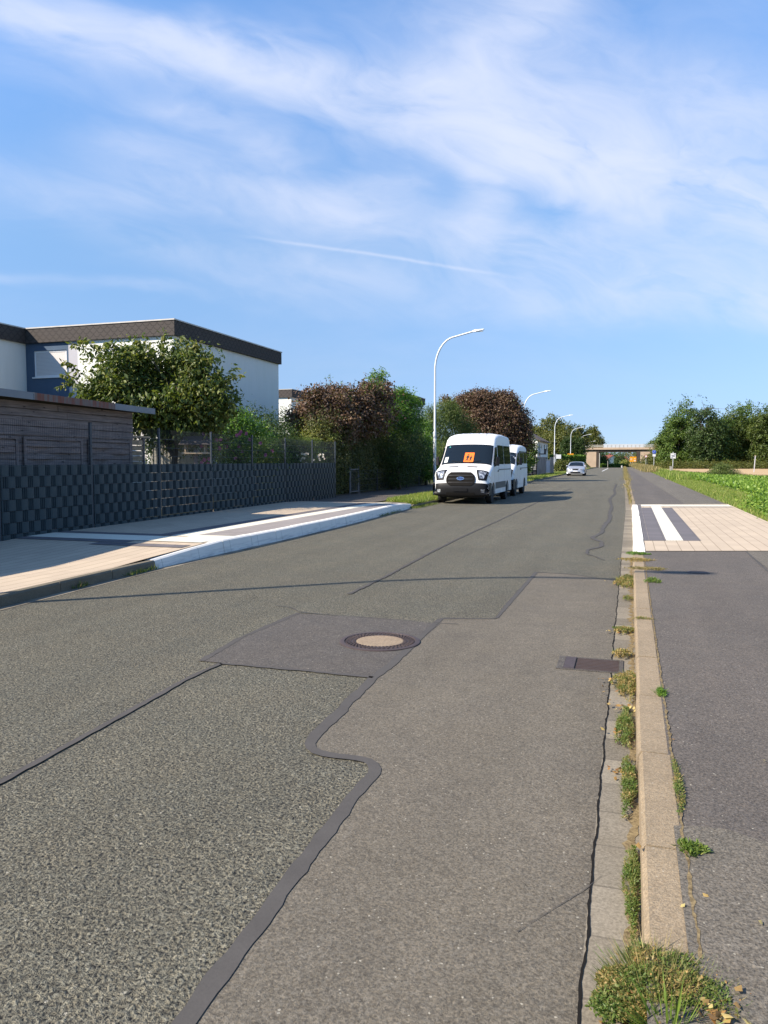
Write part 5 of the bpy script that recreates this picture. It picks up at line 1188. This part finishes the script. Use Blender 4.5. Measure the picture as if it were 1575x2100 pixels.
m_.build('twig', 'bark', sh_); P = np.array([tuple(p) for p in P]); k = len(P); T = unit(rg2.normal(size=(k, 3))+np.array([0, 0, .4])); cards('leaves', P, unit(np.cross(T, rg2.normal(size=(k, 3)))), T, np.full(k, .085), np.full(k, .045), rg2.random(k), 'leaf_bright', sh_)
tree('lime_shrub', 'yellow green shrub just behind the nearest street lamp', 'shrub', [B(872, 930, 44.5, .55, 1.1), B(880, 960, 44, .55, .7), B(868, 890, 45.5, .5, .8)], 9000, .09, 'leaf_bright', 2, seed=20, clump=.09, per=9)
tree('feathery_conifer', 'soft feathery green conifers standing behind the minibus', 'conifer', [B(890, 900, 50, 1.0, 2.0), B(915, 890, 51, 1.0, 2.0), B(905, 850, 51, .6, .9), B(940, 900, 52, 1.0, 1.9), B(880, 860, 50, .5, .9), B(925, 845, 51.5, .6, .7), B(960, 915, 52, 1.0, 1.6), B(900, 950, 48, 1.4, 1.4)], 42000, .13, 'leaf_soft', 1, seed=22, clump=.12, per=10, aspect=.25, droop=-.4, th=.6)
PD = 58
tree('purple_tree', 'dense round dark purple tree behind the two white vans', 'tree', [B(955, 850, PD, 1.3, 1.3), B(990, 850, PD, 1.7, 1.5), B(1030, 850, PD, 1.5, 1.4), B(1050, 880, PD, 1.4, 1.6), B(1000, 890, PD, 2.2, 1.8), B(945, 835, PD, .8, .7), B(985, 825, PD, 1.2, .7), B(1035, 825, PD, .9, .7), B(1065, 905, PD, .9, 1.2), B(1020, 815, PD, .6, .35), B(915, 825, PD, .4, .35), B(1060, 860, PD, .9, .9)], 90000, .115, 'leaf_purple', 1, sat=40, jit=.15, seed=23, clump=.16, per=10, aspect=.75, shell=.6, th=1.5, tr=.2, tips=10)
tree('garden_shrub', 'green shrub at the foot of the purple tree beside the board fence', 'shrub', [B(1080, 925, 66, .9, 1.3), B(1072, 950, 64, .8, .9)], 7000, .13, 'leaf_mid', 2, seed=24, clump=.12)
# left, far
tree('birch_group', 'tall mid green trees behind the white gable house', 'trees', [B(1105, 900, 190, 2.5, 3), B(1130, 885, 190, 3.2, 4.), B(1160, 900, 200, 3.5, 4.2), B(1150, 915, 180, 4.5, 4), B(1185, 905, 200, 3.0, 3.8), B(1120, 920, 185, 4, 3.6), B(1097, 888, 195, 1.6, 1.6)], 26000, .45, 'leaf_olive', 1, seed=25, clump=.35, th=3, tr=.3)
for k, (px, h_) in enumerate(((1157, 905), (1167, 900), (1177, 899), (1188, 903))):
    tree('columnar_conifer', ['leftmost dark upright conifer behind the clipped hedge', 'second dark upright conifer from the left, behind the street lamp', 'third dark upright conifer, tallest of the row', 'rightmost dark upright conifer by the bridge side'][k], 'conifer', [B(px, 942, 165, 1.05, 3.0), B(px+1, 925, 165, .9, 2.6), B(px, h_+12, 165, .5, 1.6)], 6500, .3, 'leaf_dark', 1, 'dark conifers before the bridge', seed=30+k, clump=.16, droop=-.5, aspect=.4, th=.5)
hedge('roadside_hedge', 'bright green clipped hedge below the conifers on the left', PW(1132, 148), PW(1194, 152), 1.6, .1, ZP(935, 150), 9000, .26, 'leaf_hedge', 26)
tree('roadside_shrub', 'olive shrub at the foot of the street lamp by the board fence', 'shrub', [B(1150, 958, 105, .9, .9), B(1162, 957, 108, .8, .8), B(1143, 962, 100, .4, .5)], 5000, .2, 'leaf_olive', 2, seed=27, clump=.14)
tree('embankment_tree', 'tree growing on the embankment left of the bridge', 'tree', [B(1212, 905, 300, 3.6, 4.4), B(1222, 912, 298, 3.0, 2.8), B(1203, 912, 300, 2.5, 3.2), B(1214, 888, 300, 1.8, 2.2), B(1200, 895, 300, 1.3, 1.4)], 12000, .55, 'leaf_olive', 1, seed=28, clump=.4, th=2, zb=3)
# under the bridge, village green
for k, (px, py, D, rx, rz_, m_n, lb) in enumerate(((1234, 948, 305, 2.2, 3.2, 'leaf_mid', 'pale tree just inside the bridge opening on the left'), (1272, 948, 320, 2.6, 3.4, 'leaf_dark', 'round dark tree right of the red roofs under the bridge'), (1283, 953, 310, 2.0, 1.8, 'leaf_yellow', 'yellowish bush under the bridge beside the orange sign'), (1255, 938, 420, 7.5, 4.0, 'leaf_mid', 'wide tree behind the red roofed houses'), (1290, 938, 400, 7, 4.5, 'leaf_olive', 'wide tree behind the orange direction sign'), (1232, 936, 430, 6, 4.5, 'leaf_dark', 'distant dark tree at the left edge of the bridge opening'), (1308, 938, 420, 6, 5, 'leaf_dark', 'distant dark tree hidden mostly by the right bridge wall'))):
    tree('village_tree', lb, 'tree', [B(px, py, D, rx, rz_), B(px+3, py+4, D, rx*.8, rz_*.8), B(px-3, py+4, D+2, rx*.8, rz_*.8)], 4500, .5, m_n, 1, 'village trees seen under the bridge', seed=40+k, clump=.4, zb=-2.2)
hedge('village_hedge', 'low green hedge across the foot of the view under the bridge', PW(1229, 298), PW(1288, 312), 1.5, -2.2, ZP(952, 300), 4000, .4, 'leaf_hedge', 29)
# right: tree belt
TB = [(1385, 880, 122, 'leaf_mid', 2.8, 3.8, 'bright mid green tree at the left end of the tree belt'), (1402, 872, 124, 'leaf_mid', 3.0, 4.4, 'tall light green tree second in the tree belt'), (1440, 870, 120, 'leaf_dark', 2.3, 5.0, 'dark pointed tree standing in front of the tree belt'),
      (1466, 884, 122, 'leaf_mid', 2.8, 3.9, 'mid green tree behind the round field bush'), (1497, 878, 124, 'leaf_forest', 3.2, 4.4, 'olive green tree right of the dark pointed tree'), (1530, 866, 126, 'leaf_mid', 3.6, 5.0, 'tallest light tree near the pale post'),
      (1560, 878, 122, 'leaf_forest', 3.0, 4.6, 'yellowish tree beside the right picture edge'), (1590, 870, 123, 'leaf_mid', 3.4, 5.0, 'green tree cut by the right picture edge'), (1630, 878, 124, 'leaf_dark', 3.6, 5, 'dark tree outside the right picture edge'), (1680, 875, 124, 'leaf_mid', 3.6, 5, 'tree farthest right outside the picture')]
for k, (px, py, D, m_n, rx, rz_, lb) in enumerate(TB):
    D *= 1.22; rx *= 1.22; rz_ *= 1.22
    s_ = (-1)**k*.3; top = rz_
    bl_ = [B(px, py+20, D, rx, rz_), B(px-12, py+40, D-1, rx*.8, rz_*.75), B(px+13, py+38, D-1, rx*.8, rz_*.75), B(px+4, py, D, rx*.6, rz_*.55), B(px-8, py+4, D, rx*.5, rz_*.45), B(px, py+62, D-1.2, rx*1.0, rz_*.55)]
    tree('belt_tree', lb, 'tree', bl_, 17000, .36, m_n, 1, 'trees of the belt beyond the fields', sat=10, seed=60+k, clump=.26, per=12, shell=.62, th=1.0, tr=.22, gap=1.6)
tree('belt_shrubs', 'low olive brushwood along the foot of the tree belt', 'brushwood', [B(px, 956, 141, 2.1, .95) for px in range(1362, 1720, 15)], 22000, .2, 'leaf_olive', 2, seed=75, clump=.2, tips=3)
tree('bank_brushwood', 'brownish green brushwood on the bank before the right bridge wall', 'brushwood', [B(1335, 950, 190, 3.2, 1.6), B(1348, 942, 190, 3.2, 2.2), B(1362, 936, 185, 3.5, 3.2), B(1375, 940, 150, 2.6, 2.2), B(1325, 954, 200, 2.5, 1.1), B(1368, 925, 230, 4, 4)], 20000, .32, 'leaf_olive', 2, seed=76, clump=.25, tips=3)
tree('far_poplars', 'pale green treetops showing above the bridge at the right', 'trees', [B(1338, 920, 330, 3.0, 3.6), B(1346, 914, 330, 2.4, 3.2), B(1356, 916, 330, 3, 3.6)], 6000, .5, 'leaf_soft', 1, seed=77, clump=.4, zb=3)
tree('field_bush', 'round green bush on the edge of the beet field', 'bush', [B(1480, 970, 66, 1.15, .62), B(1468, 974, 66, .7, .5), B(1500, 974, 66, .7, .45), B(1482, 958, 66, .6, .35)], 10000, .09, 'leaf_soft', 2, seed=78, clump=.1, shell=.4)
# ---- tall dry weeds along the field boundary and the far verge
def along(pts, n, w, seed):
    r_ = np.random.default_rng(seed); P = np.array(pts, float); seg = np.linalg.norm(np.diff(P, axis=0), axis=1); c = np.concatenate([[0], np.cumsum(seg)]); t = r_.random(n)*c[-1]
    x = np.interp(t, c, P[:, 0]); y = np.interp(t, c, P[:, 1]); return np.column_stack([x+r_.normal(size=n)*w, y+r_.normal(size=n)*w])
tag(blades('boundary_weeds', along([(4.4, 92), (10, 66), (17, 35), (24, 5)], 13000, .35, 5), .08, .36, .04, 'leaf_olive', lean=.5, seed=6), kind='stuff')
tag(blades('dry_verge_grass', along([(2.6, 100), (1.5, 190), (1.2, 250)], 9000, .5, 7), .08, .8, .06, 'dry', lean=.5, seed=8), kind='stuff')
tag(blades('field_edge_grass', along([(3.6, 60), (4.4, 92), (2.9, 130), (3.2, 170)], 9000, .5, 9), .08, .45, .04, 'grass', lean=.6, seed=10), kind='stuff')
# verge grass right
def rect(n, x0f, x1f, y0, y1, seed, pw=1.):
    r_ = np.random.default_rng(seed); y = y0+(y1-y0)*r_.random(n)**pw; u = r_.random(n); x0 = np.array([x0f(q) for q in y]); x1 = np.array([x1f(q) for q in y]); return np.column_stack([x0+(x1-x0)*u, y])
tag(blades('verge_grass', np.vstack([rect(36000, lambda y: 3.1+bend(y), lambda y: 3.1+bend(y)+.5+.045*min(y, 30), 16, 60, 31, 1.3), rect(26000, lambda y: 3.08+bend(y), lambda y: 4.9+bend(y), 50, 150, 32, 1.2)]), .09, .13, .012, 'grass', lean=.8, seed=33), kind='stuff')
tag(blades('left_verge_grass', np.vstack([rect(34000, lambda y: max(-8.3+bend(y), -8.3+(26.2-y)*1.0 if y < 26.2 else -99), lambda y: LK(y)-.06, 24.6, 38, 34), rect(30000, lambda y: -8.3+bend(y), lambda y: LK(y)-.03, 38, 150, 35, 1.5)]), .10, .15, .014, 'grass', lean=.8, seed=36), kind='stuff')
# beet crop: leafy plants in rows
def beets():
    r_ = np.random.default_rng(50); X = []; 
    def inside(x, y): return (x > 3.65+.045*np.minimum(y, 30)-.0078*np.maximum(0, y-25)+r_.normal(size=len(x))*.15) & (x < np.interp(y, [3, 35, 66, 92], [26, 17, 9.8, 4.5]))
    gx, gy = np.meshgrid(np.arange(3.6, 30, .42), np.arange(9, 92, .24)); x = gx.ravel()+r_.normal(size=gx.size)*.05; y = gy.ravel()+r_.normal(size=gx.size)*.06
    k = inside(x, y) & (x < 3.4+y*.42); x, y = x[k], y[k]; n = len(x); per = 9
    print('beets', n)
    P = np.repeat(np.column_stack([x, y, np.full(n, .10)]), per, 0); a = r_.random(n*per)*6.283; sp = r_.random(n*per)
    d = np.column_stack([np.cos(a), np.sin(a), np.zeros(n*per)]); P = P+d*.06*sp[:, None]+np.array([0, 0, 1])*(.05+.12*(1-sp))[:, None]
    T = unit(d*(.35+sp)[:, None]+np.array([0, 0, .75])*(1.1-sp)[:, None]+r_.normal(size=(n*per, 3))*.15); Nn = unit(np.cross(np.cross(T, np.array([0, 0, 1.])), T)+r_.normal(size=(n*per, 3))*.25)
    L = .16+.10*r_.random(n*per); pv = np.repeat(r_.random(n), per); v = np.clip(.25+.35*pv+.45*(r_.random(n*per)-.2), 0, 1)
    tag(cards('beet_crop', P, Nn, T, L, L*.62, v, 'beet', fold=.12), kind='stuff')
beets()
# big coarse weed leaves at the edge of the platform
tag(foliage('verge_weeds', [(3.5+.2*k, 24+1.1*k+r.uniform(-1, 1), .18, .3, .5, .2) for k in range(6)]+[(3.5, 19+.9*k, .14, .22, .5, .14) for k in range(6)], 2600, .085, 'beet', None, clump=.16, per=9, seed=51, aspect=.75), kind='stuff')
# ---- weeds in the kerb joints
def tuft(xy, n, rx, ry, h, w, m, name, parent=None, seed=1, z=.1, lean=1.2, vb=0., vs=1.):
    r_ = np.random.default_rng(seed); a = r_.random(n)*6.283; q = np.sqrt(r_.random(n))*(.8+.4*r_.random(n)); X = np.column_stack([xy[0]+rx*q*np.cos(a), xy[1]+ry*q*np.sin(a)]); return blades(name, X, z, h, w, m, parent, lean, seed, vb, vs)
cl = empty('weed_clump', (0, 0, 0), 'largest clump of grass and weeds at the near end of the kerb', 'weeds')
c0 = G(1376, 2030, .1)
def loc_leaves(name, c, rx, ry, n, leaf, m, z0, zh, parent, seed, up=.8, aspect=.45, vb=0.):
    r_ = np.random.default_rng(seed); a = r_.random(n)*6.283; q = np.sqrt(r_.random(n)); dome = np.sqrt(np.clip(1-q*q, .05, 1))
    wob = 1+.22*np.sin(a*3+seed)+.12*np.sin(a*7+seed*2); keep = np.sin(q*np.cos(a)*5*(rx/.03)**.5+seed*1.7)+np.sin(q*np.sin(a)*max(3, ry/.035)+seed)+.5*np.sin(q*np.sin(a)*max(3, ry/.012)+seed*3) > (-.9 if rx < .17 else -3)
    P = np.column_stack([c[0]+rx*q*wob*np.cos(a), c[1]+ry*q*wob*np.sin(a), z0+zh*dome*(.35+.65*r_.random(n))]); Nn = unit(r_.normal(size=(n, 3))*.7+np.array([0, 0, up])); T = unit(np.cross(Nn, r_.normal(size=(n, 3)))); L = leaf*(.5+r_.random(n))
    cv = .5+.5*np.sin(P[:, 0]*31+seed)*np.sin(P[:, 1]*27); v = np.clip(vb+.45*cv+.5*r_.random(n), 0, 1); return cards(name, P[keep], Nn[keep], T[keep], L[keep], L[keep]*aspect, v[keep], m, parent)
loc_leaves('foliage', c0, .195, .17, 18000, .011, 'weed', .085, .055, cl, 91, vb=.28)
loc_leaves('foliage', (c0[0]-.1, c0[1]), .10, .15, 6000, .011, 'weed', .01, .09, cl, 96)
tuft(c0, 2600, .17, .16, .05, .0022, 'weed', 'stems', cl, 92, .09, 1.6, .2, .8)
tuft((c0[0]-.01, c0[1]-.15), 110, .05, .03, .13, .005, 'grass', 'grass_blades', cl, 93, .08, 1.7, 0, .75)
tuft((c0[0]-.04, c0[1]+.02), 420, .09, .12, .07, .0016, 'dry', 'seed_heads', cl, 94, .1, 1.2)
loc_leaves('fallen_leaves', (c0[0]+.03, c0[1]-.03), .2, .17, 90, .011, 'fallen', .10, .055, cl, 95, 1.5, .7)
KW_ = [('row of moss and weeds filling the gutter joint nearest the camera', (.035, 2.82), .028, .30, 3600, .011, .035, 'weed', .0), ('rosette of a young dandelion growing at the kerb edge', (.245, 2.95), .05, .045, 500, .022, .04, 'leaf_mid', .3),
  ('weed strip in the gutter joint halfway to the drain grate', (.02, 3.75), .035, .32, 2600, .012, .04, 'weed', .0), ('weed strip along the outer edge of the kerb', (.23, 3.55), .018, .3, 1300, .011, .03, 'weed', .1), ('dense weeds in the gutter below the drain grate', (.0, 4.55), .05, .34, 3200, .014, .05, 'weed', .0),
  ('small green cushion of weed on top of the kerb', (.205, 4.95), .04, .07, 700, .014, .05, 'leaf_bright', .0), ('dry grass tuft covering the near corner of the drain grate', (.0, 5.45), .09, .32, 3000, .016, .06, 'weed', .3), ('pale grass tuft just behind the drain grate', (-.03, 6.28), .075, .10, 700, .02, .07, 'weed', .4),
  ('dry weeds crossing the gutter and kerb joint', (-.02, 7.2), .11, .11, 1200, .018, .05, 'weed', .25), ('little weeds in the joint across the kerb stone', (.13, 7.28), .1, .03, 300, .014, .03, 'weed', .25), ('green tuft beside the kerb on the dark footpath', (.28, 9.62), .10, .16, 700, .022, .06, 'leaf_mid', .2),
  ('tangle of dry weeds where the lamp shadow crosses the kerb', (-.02, 10.1), .14, .5, 3000, .022, .09, 'weed', .3), ('dry weeds trailing over the kerb onto the footpath', (.25, 10.7), .28, .10, 900, .02, .04, 'dry', .0), ('straw coloured weeds on the kerb before the paved platform', (.12, 11.6), .26, .14, 1200, .02, .05, 'weed', .5),
  ('fresh green weeds at the last kerb stone before the platform', (.13, 12.35), .18, .12, 900, .022, .06, 'leaf_bright', .0), ('small weed in the gutter beyond the drain grate', (.0, 8.9), .06, .14, 500, .016, .05, 'weed', .2)]
for k, (lb, c, rx, ry, n, lf_, zh, m_n, vb) in enumerate(KW_):
    t = empty('kerb_weed', (c[0], c[1], .02 if c[0] < .1 else .12), lb, 'weeds', 'weeds growing in the joints of the right kerb'); vb += .16 if m_n == 'weed' else 0
    z0_ = 0.0; zh *= .6; rx *= .88; loc_leaves('foliage', (0, 0), rx, ry, n, lf_*.9, m_n, z0_, zh, t, 100+k, vb=vb)
    tuft((0, 0), n//9, rx*.8, ry*.8, zh*1.5, .002+.001*(c[1] > 8), m_n if m_n != 'leaf_mid' else 'grass', 'stems', t, 130+k, 0., 1.3, .3, .7)
tag(blades('far_kerb_weeds', np.vstack([along([(RK(y)+.03+.06*math.sin(y), y) for y in frange(38, 210, 5)], 5000, .09, 61), along([(RK(27)+.0, 27), (RK(40), 40)], 350, .03, 62), along([(RK(60)+.05, 60), (RK(200), 200)], 6000, .16, 64)]), .08, .11, .025, 'dry', lean=1., seed=63), kind='stuff')
tag(blades('left_kerb_weeds', np.vstack([along([(LK(y)+.03, y) for y in (20.3, 22.5)], 260, .04, 71), along([(LK(y)+.03, y) for y in (24, 26.8)], 2600, .10, 73), along([(LK(7.75)-.02, 7.6), (LK(7.9)-.02, 7.9)], 160, .03, 72), along([(LK(y)+.03, y) for y in (8.7, 9.4)], 150, .03, 74)]), .0, .08, .008, 'weed', lean=1.1, seed=65), kind='stuff')
# fallen leaves on the gutter and path
def fallen(n, pts, seed):
    r_ = np.random.default_rng(seed); P = np.array([pts[r_.integers(len(pts))] for _ in range(n)], float); P[:, :2] += r_.normal(size=(n, 2))*P[:, 3:4]; P = P[:, :3]
    Nn = unit(np.array([0, 0, 1.])+r_.normal(size=(n, 3))*.35); T = unit(np.cross(Nn, r_.normal(size=(n, 3)))); L = .02+.02*r_.random(n); return cards('fallen_leaves', P, Nn, T, L, L*.6, r_.random(n), 'fallen', fold=.15)
tag(fallen(200, [(.0, 5.4, .035, .10), (.0, 4.9, .03, .07), (.0, 4.4, .03, .06), (-.02, 7.1, .03, .07), (-.04, 9.9, .04, .10), (c0[0]-.12, c0[1]-.05, .02, .05), (c0[0]+.13, c0[1]-.1, .135, .05), (.0, 3.9, .02, .04)], 81), kind='stuff')
tag(fallen(14, [(.6, 4.5, .13, .7), (-1.4, 4.5, .014, 1.4), (1.0, 3.2, .13, .5), (.5, 2.6, .13, .3)], 82), kind='stuff')
